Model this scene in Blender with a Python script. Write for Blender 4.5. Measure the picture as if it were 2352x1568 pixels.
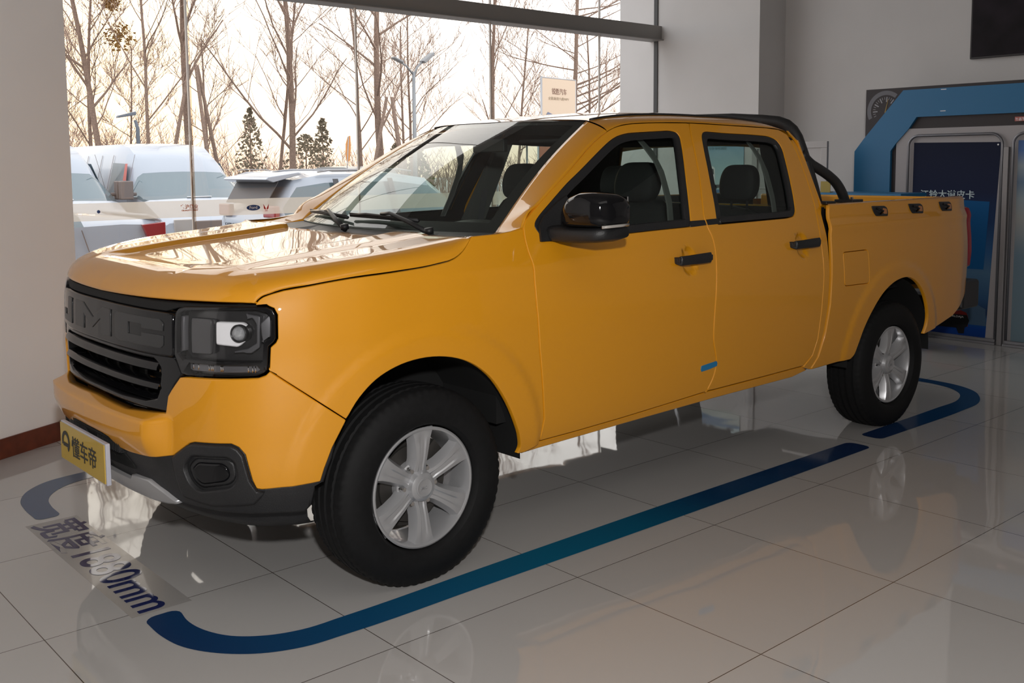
import bpy, bmesh, math, random
from mathutils import Vector, Matrix, noise
PI = math.pi
sc = bpy.context.scene
for o in list(bpy.data.objects): bpy.data.objects.remove(o)
COL = sc.collection

# ------------------------------------------------------------------ camera
cam = bpy.data.cameras.new('camera'); co = bpy.data.objects.new('camera', cam); COL.objects.link(co)
YAW, PITCH, ROLL = 0.71661, 0.09863, -0.00817
f_ = Vector((math.sin(YAW)*math.cos(PITCH), math.cos(YAW)*math.cos(PITCH), -math.sin(PITCH)))
r_ = Vector((math.cos(YAW), -math.sin(YAW), 0)); u_ = r_.cross(f_)
R2 = r_*math.cos(ROLL)+u_*math.sin(ROLL); U2 = -r_*math.sin(ROLL)+u_*math.cos(ROLL)
M = Matrix((R2, U2, -f_)).transposed().to_4x4(); M.translation = Vector((-2.0853, -3.7290, 1.4770))
co.matrix_world = M
cam.sensor_width = 36; cam.lens = 35.744; cam.shift_x = 0.00666; cam.shift_y = -0.07263; cam.clip_start = .05; cam.clip_end = 400
sc.camera = co
sc.view_settings.view_transform = 'Standard'; sc.view_settings.look = 'None'
sc.view_settings.gamma = 1; sc.view_settings.use_curve_mapping = False
sc.view_settings.exposure = 0.0

# ------------------------------------------------------------------ world: pale overexposed winter sky with a low warm sun
w = bpy.data.worlds.new('sky'); sc.world = w; w.use_nodes = True
nt = w.node_tree; nt.nodes.clear()
def nn(t, **k):
    n = nt.nodes.new(t)
    for a, b in k.items(): setattr(n, a, b)
    return n
tc = nn('ShaderNodeTexCoord'); vm = nn('ShaderNodeVectorMath', operation='DOT_PRODUCT')
vm.inputs[1].default_value = Vector((.3311, .9371, .1100)).normalized()
nt.links.new(tc.outputs['Generated'], vm.inputs[0])
rp = nn('ShaderNodeValToRGB')
rp.color_ramp.elements[0].position = .55; rp.color_ramp.elements[0].color = (.95, .97, 1.0, 1)
rp.color_ramp.elements[1].position = 1; rp.color_ramp.elements[1].color = (1.3, 1.05, .70, 1)
for p_, c_ in ((.80, (1.0, .98, .96, 1)), (.95, (1.02, .97, .90, 1)), (.985, (1.08, .98, .84, 1)), (.997, (1.15, 1.0, .76, 1))):
    e = rp.color_ramp.elements.new(p_); e.color = c_
nt.links.new(vm.outputs['Value'], rp.inputs['Fac'])
sx = nn('ShaderNodeSeparateXYZ'); nt.links.new(tc.outputs['Generated'], sx.inputs[0])
rh = nn('ShaderNodeValToRGB')
rh.color_ramp.elements[0].position = 0; rh.color_ramp.elements[0].color = (.80, .62, .50, 1)
rh.color_ramp.elements[1].position = .14; rh.color_ramp.elements[1].color = (1, 1, 1, 1)
nt.links.new(sx.outputs['Z'], rh.inputs['Fac'])
mx = nn('ShaderNodeMixRGB', blend_type='MULTIPLY'); mx.inputs[0].default_value = 1
nt.links.new(rp.outputs['Color'], mx.inputs[1]); nt.links.new(rh.outputs['Color'], mx.inputs[2])
bg = nn('ShaderNodeBackground'); bg.inputs['Strength'].default_value = 2.3
ow = nn('ShaderNodeOutputWorld')
nt.links.new(mx.outputs[0], bg.inputs['Color']); nt.links.new(bg.outputs[0], ow.inputs['Surface'])

def lamp(name, kind, loc, energy, size=.1, color=(1, 1, 1), rot=(0, 0, 0), sy=None):
    l = bpy.data.lights.new(name, kind); l.energy = energy; l.color = color
    if kind == 'AREA':
        l.size = size
        if sy: l.shape = 'RECTANGLE'; l.size_y = sy
    elif kind == 'POINT': l.shadow_soft_size = size
    elif kind == 'SUN': l.angle = size
    o = bpy.data.objects.new(name, l); COL.objects.link(o); o.location = loc; o.rotation_euler = rot
    return o
# camera flash above the lens, then an unseen overhead area light added as fill
lamp('camera_flash', 'POINT', (-2.15, -3.95, 1.95), 350, .06, (1, .98, .965))
lamp('ambient_fill', 'AREA', (-.5, -4.6, 4.7), 25, 5.0, (1, .95, .90), (0, 0, 0), 2.0)
lamp('low_sun', 'SUN', (5, 30, 8), .8, .05, (1, .72, .45), (math.radians(84), 0, math.radians(180-19.5)))

# ------------------------------------------------------------------ materials
def mat(name, col, rough=.5, metal=0, coat=0, spec=.5, emit=None, coatr=.03):
    m = bpy.data.materials.new(name); m.use_nodes = True
    b = m.node_tree.nodes['Principled BSDF']
    b.inputs['Base Color'].default_value = (*col, 1); b.inputs['Roughness'].default_value = rough
    b.inputs['Metallic'].default_value = metal; b.inputs['Coat Weight'].default_value = coat
    b.inputs['Coat Roughness'].default_value = coatr; b.inputs['Specular IOR Level'].default_value = spec
    if emit: b.inputs['Emission Color'].default_value = (*emit[:3], 1); b.inputs['Emission Strength'].default_value = emit[3]
    return m
def noisy(m, scale, amount, rough=0, bump=0, det=3):
    """procedural variation of the colour, roughness and bump"""
    t = m.node_tree; b = t.nodes['Principled BSDF']
    n = t.nodes.new('ShaderNodeTexNoise'); n.inputs['Scale'].default_value = scale; n.inputs['Detail'].default_value = det
    c = t.nodes.new('ShaderNodeTexCoord'); t.links.new(c.outputs['Object'], n.inputs['Vector'])
    base = b.inputs['Base Color'].default_value[:]
    r = t.nodes.new('ShaderNodeValToRGB'); r.color_ramp.elements[0].position = .3; r.color_ramp.elements[1].position = .7
    r.color_ramp.elements[0].color = tuple(x*(1-amount) for x in base[:3])+(1,)
    r.color_ramp.elements[1].color = tuple(min(1, x*(1+amount)) for x in base[:3])+(1,)
    t.links.new(n.outputs['Fac'], r.inputs['Fac']); t.links.new(r.outputs['Color'], b.inputs['Base Color'])
    if rough:
        q = t.nodes.new('ShaderNodeMapRange'); q.inputs['To Min'].default_value = max(0, b.inputs['Roughness'].default_value-rough)
        q.inputs['To Max'].default_value = b.inputs['Roughness'].default_value+rough
        t.links.new(n.outputs['Fac'], q.inputs['Value']); t.links.new(q.outputs[0], b.inputs['Roughness'])
    if bump:
        q = t.nodes.new('ShaderNodeBump'); q.inputs['Strength'].default_value = bump; q.inputs['Distance'].default_value = .01
        t.links.new(n.outputs['Fac'], q.inputs['Height']); t.links.new(q.outputs[0], b.inputs['Normal'])
    return m
def glass(name, tint=(1, 1, 1), refl=1.0, rough=0.0):
    """thin pane: straight-through transmission plus Fresnel reflection"""
    m = bpy.data.materials.new(name); m.use_nodes = True; t = m.node_tree; t.nodes.clear()
    o = t.nodes.new('ShaderNodeOutputMaterial'); x = t.nodes.new('ShaderNodeMixShader')
    a = t.nodes.new('ShaderNodeBsdfTransparent'); a.inputs[0].default_value = (*tint, 1)
    g = t.nodes.new('ShaderNodeBsdfGlossy'); g.inputs['Roughness'].default_value = rough
    geo = t.nodes.new('ShaderNodeNewGeometry'); dp = t.nodes.new('ShaderNodeVectorMath'); dp.operation = 'DOT_PRODUCT'
    t.links.new(geo.outputs['Normal'], dp.inputs[0]); t.links.new(geo.outputs['Incoming'], dp.inputs[1])
    def mm(op, a_, b_):
        n = t.nodes.new('ShaderNodeMath'); n.operation = op; n.use_clamp = op == 'MULTIPLY_ADD'
        for k_, v_ in enumerate((a_,)+tuple(b_)):
            if isinstance(v_, (int, float)): n.inputs[k_].default_value = v_
            else: t.links.new(v_, n.inputs[k_])
        return n.outputs[0]
    c_ = mm('ABSOLUTE', dp.outputs['Value'], ()); q_ = mm('SUBTRACT', 1.0, (c_,)); p5 = mm('POWER', q_, (5.0,))
    fac = mm('MULTIPLY_ADD', p5, (.92*min(refl, 1.0), .075*refl)); t.links.new(fac, x.inputs[0])
    t.links.new(a.outputs[0], x.inputs[1]); t.links.new(g.outputs[0], x.inputs[2]); t.links.new(x.outputs[0], o.inputs[0])
    return m
PAINT = mat('yellow_paint', (.76, .315, .003), .5, 0, 1.0, .5, coatr=.02)
BLK = mat('black_plastic', (.016, .016, .017), .45)
noisy(BLK, 260, .15, 0, .15)
GLOSS = mat('gloss_black', (.006, .006, .007), .07, 0, 0, .42)
DARK = mat('dark_void', (.006, .006, .006), .8)
RUB = mat('rubber', (.007, .007, .0073), .7, spec=.25); noisy(RUB, 60, .2, .05)
SILV = mat('silver_alloy', (.46, .46, .47), .30, .45, .5, coatr=.08)
WALLD = mat('wall_shade_grey', (.22, .21, .20), .8)  # unseen walls and ceiling: colour darkened to hold down the ambient light
CHROME = mat('chrome', (.8, .8, .8), .08, 1)
GREYP = mat('grey_paint', (.33, .33, .34), .35, .4)
TRIM = mat('grey_trim', (.13, .13, .125), .6)
SEAT = mat('seat_fabric', (.02, .02, .021), .8); noisy(SEAT, 300, .25, 0, .2)
AUTOG = glass('auto_glass', (.80, .88, .84), 1.5)
SIDEG = glass('side_glass', (.66, .74, .70), .55)
CLEAR = glass('lens_clear', (.94, .94, .95), .7)
PANE = glass('window_pane', (.97, .97, .97), .6)
BAND = mat('frosted_band', (.86, .80, .72), .7)
_b = BAND.node_tree.nodes['Principled BSDF']; _b.inputs['Alpha'].default_value = .62
_b.inputs['Transmission Weight'].default_value = 0
def band_mat():
    m = bpy.data.materials.new('frosted_film'); m.use_nodes = True; t = m.node_tree; t.nodes.clear()
    o = t.nodes.new('ShaderNodeOutputMaterial'); x = t.nodes.new('ShaderNodeMixShader'); x.inputs[0].default_value = .72
    a = t.nodes.new('ShaderNodeBsdfTransparent'); g = t.nodes.new('ShaderNodeBsdfTranslucent'); g.inputs[0].default_value = (.62, .57, .50, 1)
    d = t.nodes.new('ShaderNodeBsdfDiffuse'); d.inputs[0].default_value = (.7, .65, .58, 1)
    y = t.nodes.new('ShaderNodeMixShader'); y.inputs[0].default_value = .25
    t.links.new(g.outputs[0], y.inputs[1]); t.links.new(d.outputs[0], y.inputs[2])
    t.links.new(a.outputs[0], x.inputs[1]); t.links.new(y.outputs[0], x.inputs[2]); t.links.new(x.outputs[0], o.inputs[0])
    return m
BAND = band_mat()
WALL = mat('wall_plaster', (.58, .565, .555), .75); noisy(WALL, 1.6, .03, 0, .05)
WALLL = mat('wall_plaster_lit', (.86, .84, .83), .75); noisy(WALLL, 1.2, .025, 0, .05)  # plaster paled in colour to stand in for light lacking on wall_left
REVEAL = mat('window_reveal', (.50, .53, .55), .6)
BEAM = mat('beam_metal', (.24, .23, .22), .5)
BASEB = mat('red_brown_wood', (.13, .028, .012), .45); noisy(BASEB, 14, .25)
REDL = mat('red_lens', (.25, .008, .02), .15, 0, 1)
WHITEP = mat('white_car_paint', (.62, .66, .72), .3, 0, .6)
CARGL = mat('car_glass_dark', (.10, .12, .13), .08, 0, .6)
CARDK = mat('car_dark', (.05, .05, .055), .5)
BARK = mat('bark', (.21, .145, .11), .9); noisy(BARK, 30, .3)
TWIG = mat('twig', (.34, .24, .19), .9)

# ------------------------------------------------------------------ helpers
def link(o, parent=None):
    COL.objects.link(o)
    if parent: o.parent = parent
    return o
def obj(name, verts, faces, m, parent=None, smooth=True, normals=None, mats=None, midx=None):
    me = bpy.data.meshes.new(name); me.from_pydata([tuple(v) for v in verts], [], faces); me.update()
    for x in (m if isinstance(m, (list, tuple)) else [m]): me.materials.append(x)
    if midx: me.polygons.foreach_set('material_index', midx)
    me.polygons.foreach_set('use_smooth', [smooth]*len(me.polygons))
    if normals: me.normals_split_custom_set_from_vertices([tuple(n) for n in normals])
    o = bpy.data.objects.new(name, me); return link(o, parent)
def tag(o, label=None, cat=None, group=None, kind=None):
    if label: o['label'] = label
    if cat: o['category'] = cat
    if group: o['group'] = group
    if kind: o['kind'] = kind
    return o
def empty(name, loc=(0, 0, 0), rz=0):
    o = bpy.data.objects.new(name, None); o.location = loc; o.rotation_euler = (0, 0, rz); o.empty_display_size = .2
    COL.objects.link(o); return o
class MB:
    """collects shapes into one mesh"""
    def __init__(s): s.v = []; s.f = []
    def add(s, v, f):
        k = len(s.v); s.v += [Vector(x) for x in v]; s.f += [tuple(i+k for i in q) for q in f]; return s
    def box(s, a, b, M=None):
        x0, y0, z0 = a; x1, y1, z1 = b
        v = [Vector(q) for q in ((x0,y0,z0),(x1,y0,z0),(x1,y1,z0),(x0,y1,z0),(x0,y0,z1),(x1,y0,z1),(x1,y1,z1),(x0,y1,z1))]
        if M: v = [M @ q for q in v]
        return s.add(v, [(0,3,2,1),(4,5,6,7),(0,1,5,4),(1,2,6,5),(2,3,7,6),(3,0,4,7)])
    def tube(s, pts, rad, n=12, cap=True):
        P = [Vector(p) for p in pts]; k = len(P)
        R = rad if isinstance(rad, (list, tuple)) else [rad]*k
        v = []; up = None
        for i in range(k):
            t = (P[min(i+1, k-1)]-P[max(i-1, 0)]).normalized()
            if up is None:
                up = Vector((0, 0, 1)) if abs(t.z) < .9 else Vector((1, 0, 0))
            a = t.cross(up).normalized(); up = a.cross(t).normalized()
            for j in range(n):
                q = 2*PI*j/n; v.append(P[i]+(a*math.cos(q)+up*math.sin(q))*R[i])
        f = [(i*n+j, i*n+(j+1) % n, (i+1)*n+(j+1) % n, (i+1)*n+j) for i in range(k-1) for j in range(n)]
        if cap: f += [tuple(range(n))[::-1], tuple((k-1)*n+j for j in range(n))]
        return s.add(v, f)
    def lathe(s, prof, n=48, M=None, closed=False):
        """profile (axial, radius) about the local y axis"""
        v = []
        for j in range(n):
            a = 2*PI*j/n
            for (y, r) in prof: v.append(Vector((r*math.cos(a), y, r*math.sin(a))))
        k = len(prof); f = []
        for j in range(n):
            for i in range(k-1 if not closed else k):
                i2 = (i+1) % k; f.append((j*k+i, j*k+i2, ((j+1) % n)*k+i2, ((j+1) % n)*k+i))
        if M: v = [M @ q for q in v]
        return s.add(v, f)
    def ngon(s, loop, d):
        """extruded polygon: loop of 3-D points, d = thickness vector"""
        n = len(loop); L = [Vector(p) for p in loop]; d = Vector(d)
        return s.add(L+[p+d for p in L], [tuple(range(n)), tuple(range(2*n-1, n-1, -1))]+[(i, i+n, (i+1) % n+n, (i+1) % n) for i in range(n)])
    def build(s, name, m, parent=None, smooth=False, bevel=0, seg=2, fix=True, auto=None):
        o = obj(name, s.v, s.f, m, parent, smooth)
        if fix:
            bm = bmesh.new(); bm.from_mesh(o.data); bmesh.ops.recalc_face_normals(bm, faces=bm.faces); bm.to_mesh(o.data); bm.free()
        if bevel:
            b = o.modifiers.new('b', 'BEVEL'); b.width = bevel; b.segments = seg; b.limit_method = 'ANGLE'; b.angle_limit = .6
            o.data.polygons.foreach_set('use_smooth', [True]*len(o.data.polygons))
            b.harden_normals = True
        if auto: smooth_by_angle(o, auto)
        return o
def smooth_by_angle(o, ang=.6):
    me = o.data; me.polygons.foreach_set('use_smooth', [True]*len(me.polygons))
    bm = bmesh.new(); bm.from_mesh(me)
    for e in bm.edges:
        e.smooth = not (len(e.link_faces) == 2 and e.calc_face_angle(0) > ang)
    bm.to_mesh(me); bm.free()
FONT = None
def text(name, s, size, m, parent=None, M=None, ext=.001, bold=0, align='LEFT', sx=1, width=None):
    c = bpy.data.curves.new(name, 'FONT'); c.body = s; c.size = size; c.extrude = ext; c.offset = bold; c.align_x = align
    t = bpy.data.objects.new(name, c); COL.objects.link(t)
    dg = bpy.context.evaluated_depsgraph_get(); me = bpy.data.meshes.new_from_object(t.evaluated_get(dg))
    bpy.data.objects.remove(t)
    xs = [v.co.x for v in me.vertices] or [0, 1]
    k = sx
    if width and max(xs) > min(xs): k = width/(max(xs)-min(xs)); me.transform(Matrix.Translation((-min(xs), 0, 0)))
    me.transform(Matrix.Diagonal((k, 1, 1, 1)))
    if M: me.transform(M)
    me.materials.clear(); me.materials.append(m)
    o = bpy.data.objects.new(name, me); return link(o, parent)
def frame(origin, xdir, ydir):
    x = Vector(xdir).normalized(); y = Vector(ydir).normalized(); z = x.cross(y)
    m = Matrix((x, y, z)).transposed().to_4x4(); m.translation = Vector(origin); return m

# ------------------------------------------------------------------ vehicle body shell, parametrised by (u = arc length along the plan outline, z)
def spline(P, n=24):
    P = [Vector(p) for p in P]; out = []
    def tan(a, b, c):
        da = (b-a).length; db = (c-b).length
        if da < 1e-9: return (c-b)/db
        if db < 1e-9: return (b-a)/da
        return ((b-a)/da*db+(c-b)/db*da)/(da+db)
    for i in range(len(P)-1):
        p0 = P[max(i-1, 0)]; p1 = P[i]; p2 = P[i+1]; p3 = P[min(i+2, len(P)-1)]
        d = (p2-p1).length; m1 = tan(p0, p1, p2)*d; m2 = tan(p1, p2, p3)*d
        for k in range(n):
            t = k/n; out.append((2*t**3-3*t*t+1)*p1+(t**3-2*t*t+t)*m1+(-2*t**3+3*t*t)*p2+(t**3-t*t)*m2)
    out.append(P[-1]); return out
PLAN = [(-.805,0),(-.80,-.2),(-.78,-.4),(-.735,-.58),(-.675,-.72),(-.585,-.825),(-.46,-.89),(-.3,-.925),(0,-.94),(.6,-.94),(2.5,-.94),(3.4,-.935),(3.9,-.918),(4.13,-.892),(4.275,-.842),(4.35,-.75),(4.38,-.5),(4.39,0)]
PC = spline(PLAN); PU = [0]
for a, b in zip(PC, PC[1:]): PU.append(PU[-1]+(b-a).length)
_i0 = min(range(len(PC)), key=lambda i: abs(PC[i].x)+10*(PC[i].y > -.5))
_off = PU[_i0]; PU = [x-_off for x in PU]; UC = PU[0]; UE = PU[-1]
PN = []
for i in range(len(PC)):
    t = (PC[min(i+1, len(PC)-1)]-PC[max(i-1, 0)]).normalized(); PN.append(Vector((t.y, -t.x)))
PN[0] = Vector((-1, 0)); 
import bisect
def lin(x, T):
    if x <= T[0][0]: return T[0][1]
    for (a, p), (b, q) in zip(T, T[1:]):
        if x <= b: return p+(q-p)*(x-a)/(b-a)
    return T[-1][1]
def herm(T):
    """smooth table lookup"""
    n = len(T); s = []
    for i in range(n):
        if i == 0: s.append((T[1][1]-T[0][1])/(T[1][0]-T[0][0]))
        elif i == n-1: s.append((T[-1][1]-T[-2][1])/(T[-1][0]-T[-2][0]))
        else:
            a = (T[i][1]-T[i-1][1])/(T[i][0]-T[i-1][0]); b = (T[i+1][1]-T[i][1])/(T[i+1][0]-T[i][0])
            s.append(0 if a*b < 0 else (a+b)/2)
    xs = [t[0] for t in T]
    def f(x):
        if x <= xs[0]: return T[0][1]+s[0]*(x-xs[0])
        if x >= xs[-1]: return T[-1][1]+s[-1]*(x-xs[-1])
        i = bisect.bisect_right(xs, x)-1; h = xs[i+1]-xs[i]; t = (x-xs[i])/h
        return (2*t**3-3*t*t+1)*T[i][1]+(t**3-2*t*t+t)*h*s[i]+(-2*t**3+3*t*t)*T[i+1][1]+(t**3-t*t)*h*s[i+1]
    return f
def sm(a, b, x):
    t = min(1, max(0, (x-a)/(b-a))); return t*t*(3-2*t)
SIDE = herm([(.3,.07),(.36,.055),(.45,.03),(.6,.012),(.8,.002),(.9,0),(1.0,.006),(1.1,.022),(1.2,.055),(1.3,.09),(1.4,.132),(1.5,.178),(1.6,.228),(1.7,.285)])
BEDP = herm([(.3,.07),(.36,.055),(.45,.03),(.6,.012),(.8,.002),(.9,0),(1.0,.003),(1.1,.012),(1.17,.018),(1.2,.028),(1.28,.034),(1.7,.05)])
FRNT = herm([(.3,.05),(.36,.02),(.42,0),(.6,0),(.8,0),(.9,.002),(1.0,.008),(1.05,.02),(1.1,.045),(1.7,.3)])
CABX = 2.56
def disp(u, z, bed):
    d = 0.0
    for (cx, cz, r0, r1) in ((0, .38, .445, .545), (3.235, .40, .43, .53)):
        r = math.hypot(u-cx, (z-cz))
        if r < .7 and z > .3: d += .009*(1-sm(r1-.03, r1+.02, r))
    if not bed:
        for hx, hz in ((1.425, 1.058), (2.305, 1.078)):
            q = ((u-hx)/.05)**2+((z-hz)/.062)**2
            if q < 1.4: d -= .016*(1-sm(.45, 1.2, q))
        # soft shoulder under the belt line
        d += .006*math.exp(-((z-1.10)/.035)**2)*sm(-.5, -.1, u)*(1-sm(.9, 1.5, u))
    else:
        d += .004*math.exp(-((z-1.15)/.02)**2)
    uu = abs(u-UC)
    if uu < .75:   # bumper shelf below the grille
        d += .060*(1-sm(.43, .53, uu))*min(1, max(0, (.670-z)/.021))*sm(.44, .60, z) if z > .46 else 0
    return d
def S(u, z, off=0.0, bed=None, use=True):
    fl = 1
    if u < UC: u = 2*UC-u; fl = -1
    if bed is None: bed = u > CABX
    i = min(max(bisect.bisect_right(PU, u)-1, 0), len(PU)-2); t = (u-PU[i])/(PU[i+1]-PU[i])
    c = PC[i].lerp(PC[i+1], t); n = PN[i].lerp(PN[i+1], t).normalized()
    k = sm(-.9, -.2, u)
    ins = FRNT(z)*(1-k) + (BEDP(z) if bed else SIDE(z))*k
    if use: ins -= disp(u, z, bed)
    p = c-n*(ins-off); return Vector((p.x, p.y*fl, z))
def SN(u, z, bed=None, use=True):
    h = .004
    a = S(u+h, z, 0, bed, use)-S(u-h, z, 0, bed, use); b = S(u, z+h, 0, bed, use)-S(u, z-h, 0, bed, use)
    return a.cross(b).normalized()
def smooth2(L, n=4): return [(p.x, p.y) for p in spline([(a, b, 0) for a, b in L], n)]
def off2(loop, d):
    """offset a closed 2-D loop inward by d (loop may turn either way)"""
    P = [Vector((p[0], p[1])) for p in loop]; n = len(P)
    A = sum(P[i].x*P[(i+1) % n].y-P[(i+1) % n].x*P[i].y for i in range(n)); sg = 1 if A > 0 else -1
    out = []
    for i in range(n):
        a = (P[i]-P[i-1]); b = (P[(i+1) % n]-P[i])
        a = a.normalized() if a.length > 1e-9 else b.normalized(); b = b.normalized() if b.length > 1e-9 else a
        na = Vector((-a.y, a.x)); nb = Vector((-b.y, b.x)); m = na+nb
        if m.length < 1e-6: m = na
        m.normalize(); c = max(.45, m.dot(na)); out.append(P[i]+m*(sg*d/c))
    return [(p.x, p.y) for p in out]
def round_loop(loop, r, n=4):
    """round the corners of a polygon by radius-like distance r"""
    P = [Vector(p) for p in loop]; out = []; k = len(P)
    for i in range(k):
        a = P[i-1]; b = P[i]; c = P[(i+1) % k]
        da = (a-b); dc = (c-b); q = min(r, da.length*.45, dc.length*.45)
        p0 = b+da.normalized()*q; p2 = b+dc.normalized()*q
        for j in range(n+1):
            t = j/n; out.append(tuple(p0*(1-t)**2+b*2*t*(1-t)+p2*t*t))
    return out
def dens(loop, step=.03):
    out = []; n = len(loop)
    for i in range(n):
        a = Vector(loop[i]); b = Vector(loop[(i+1) % n]); k = max(1, int((b-a).length/step))
        out += [tuple(a.lerp(b, j/k)) for j in range(k)]
    return out
def panel(name, loop, m, parent, off=0.0, holes=(), gap=.0028, thick=.02, step=.025, mirror=False, bed=None, use=True, rimr=.003, zcuts=(), mapf=None, nrmf=None):
    """curved sheet-metal part: polygon in (u,z), wrapped on the shell, with a small rolled edge"""
    mapf = mapf or (lambda u, z, o: S(u, z, o, bed, use)); nrmf = nrmf or (lambda u, z: SN(u, z, bed, use))
    loops = [off2(dens(loop, step), gap+rimr)]+[off2(dens(h, step), -(gap+rimr)) for h in holes]
    bm = bmesh.new(); es = []
    for L in loops:
        vs = [bm.verts.new((x, y, 0)) for x, y in L]
        es += [bm.edges.new((vs[i], vs[(i+1) % len(vs)])) for i in range(len(vs))]
    bmesh.ops.triangle_fill(bm, edges=es, use_beauty=True)
    x0 = min(p[0] for p in loops[0]); x1 = max(p[0] for p in loops[0]); y0 = min(p[1] for p in loops[0]); y1 = max(p[1] for p in loops[0])
    for ax, lo, hi in ((0, x0, x1), (1, y0, y1)):
        k = int((hi-lo)/step)
        for i in range(1, k+1):
            c = [0, 0, 0]; c[ax] = lo+(hi-lo)*i/(k+1); nrm = [0, 0, 0]; nrm[ax] = 1
            bmesh.ops.bisect_plane(bm, geom=bm.verts[:]+bm.edges[:]+bm.faces[:], plane_co=c, plane_no=nrm, dist=1e-5)
    for zc_ in zcuts: bmesh.ops.bisect_plane(bm, geom=bm.verts[:]+bm.edges[:]+bm.faces[:], plane_co=(0, zc_, 0), plane_no=(0, 1, 0), dist=1e-5)
    bm.normal_update()
    for f in bm.faces:
        if f.normal.z < 0: f.normal_flip()
    bm.verts.ensure_lookup_table()
    V = []; NR = []; F = []
    idx = {}
    for v in bm.verts:
        u, z = v.co.x, v.co.y; idx[v] = len(V); V.append(mapf(u, z, off)); NR.append(nrmf(u, z))
    for f in bm.faces:
        if f.calc_area() > 1e-10: F.append(tuple(idx[v] for v in f.verts))
    # rim
    be = [e for e in bm.edges if len(e.link_faces) == 1]
    ring = {}
    for e in be:
        fc = e.link_faces[0]; mid = (e.verts[0].co+e.verts[1].co)/2; o2 = mid-fc.calc_center_median()
        d = (e.verts[1].co-e.verts[0].co).normalized(); nrm = Vector((d.y, -d.x, 0))
        if nrm.dot(o2) < 0: nrm = -nrm
        for v in e.verts: ring.setdefault(v, Vector((0, 0, 0))); ring[v] += nrm
    r1 = {}; r2 = {}
    for v, n2 in ring.items():
        n2 = n2.normalized() if n2.length > 1e-6 else Vector((0, 0, 0)); u, z = v.co.x, v.co.y
        N = nrmf(u, z); P1 = mapf(u+n2.x*rimr, z+n2.y*rimr, off-.0022); P0 = V[idx[v]]
        outd = (P1-P0)+N*.0022; outd = outd.normalized() if outd.length > 1e-7 else N
        r1[v] = len(V); V.append(P1); NR.append((N*.5+outd).normalized())
        r2[v] = len(V); V.append(mapf(u+n2.x*rimr, z+n2.y*rimr, off-thick)); NR.append(outd)
    for e in be:
        a, b = e.verts
        fc = e.link_faces[0]; vl = list(fc.verts); i = vl.index(a)
        if vl[(i+1) % len(vl)] is not b: a, b = b, a
        F.append((idx[b], idx[a], r1[a], r1[b])); F.append((r1[b], r1[a], r2[a], r2[b]))
    bm.free()
    o = obj(name, V, F, m, parent, True, NR); res = [o]
    if mirror:
        V2 = [Vector((v.x, -v.y, v.z)) for v in V]; N2 = [Vector((n.x, -n.y, n.z)) for n in NR]; F2 = [tuple(reversed(f)) for f in F]
        pr = mirror if not isinstance(mirror, bool) else parent
        res.append(obj(name, V2, F2, m, pr, True, N2))
    return res if mirror else o
def grid(name, P, m, parent, N=None, smooth=True, flip=False):
    """P[i][j] grid of points"""
    a = len(P); b = len(P[0]); V = [p for r in P for p in r]
    F = [(i*b+j, i*b+j+1, (i+1)*b+j+1, (i+1)*b+j) for i in range(a-1) for j in range(b-1)]
    if flip: F = [tuple(reversed(f)) for f in F]
    return obj(name, V, F, m, parent, smooth, N)
def both(fn):
    """build a thing's part on the near side (-y) and its mirror twin"""
    o = fn(); me = o.data.copy(); me.transform(Matrix.Diagonal((1, -1, 1, 1))); me.flip_normals()
    c = bpy.data.objects.new(o.name.split('.')[0], me); link(c, o.parent)
    for md in o.modifiers:
        if md.type == 'BEVEL':
            b = c.modifiers.new('b', 'BEVEL'); b.width = md.width; b.segments = md.segments; b.limit_method = 'ANGLE'; b.angle_limit = md.angle_limit; b.harden_normals = True
    return o, c
def arc_strip(m_, cx, cy, r0, r1, a0, a1, n, T, d=.0012, sy=1):
    V = []; 
    for i in range(n+1):
        a = a0+(a1-a0)*i/n
        for r in (r0, r1):
            for z in (0, d): V.append(T @ Vector((cx+r*math.cos(a), cy+r*sy*math.sin(a), z)))
    F = []
    for i in range(n):
        k = i*4; F += [(k+1, k+3, k+7, k+5), (k, k+4, k+6, k+2), (k, k+1, k+5, k+4), (k+2, k+6, k+7, k+3)]
    m_.add(V, F)
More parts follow.
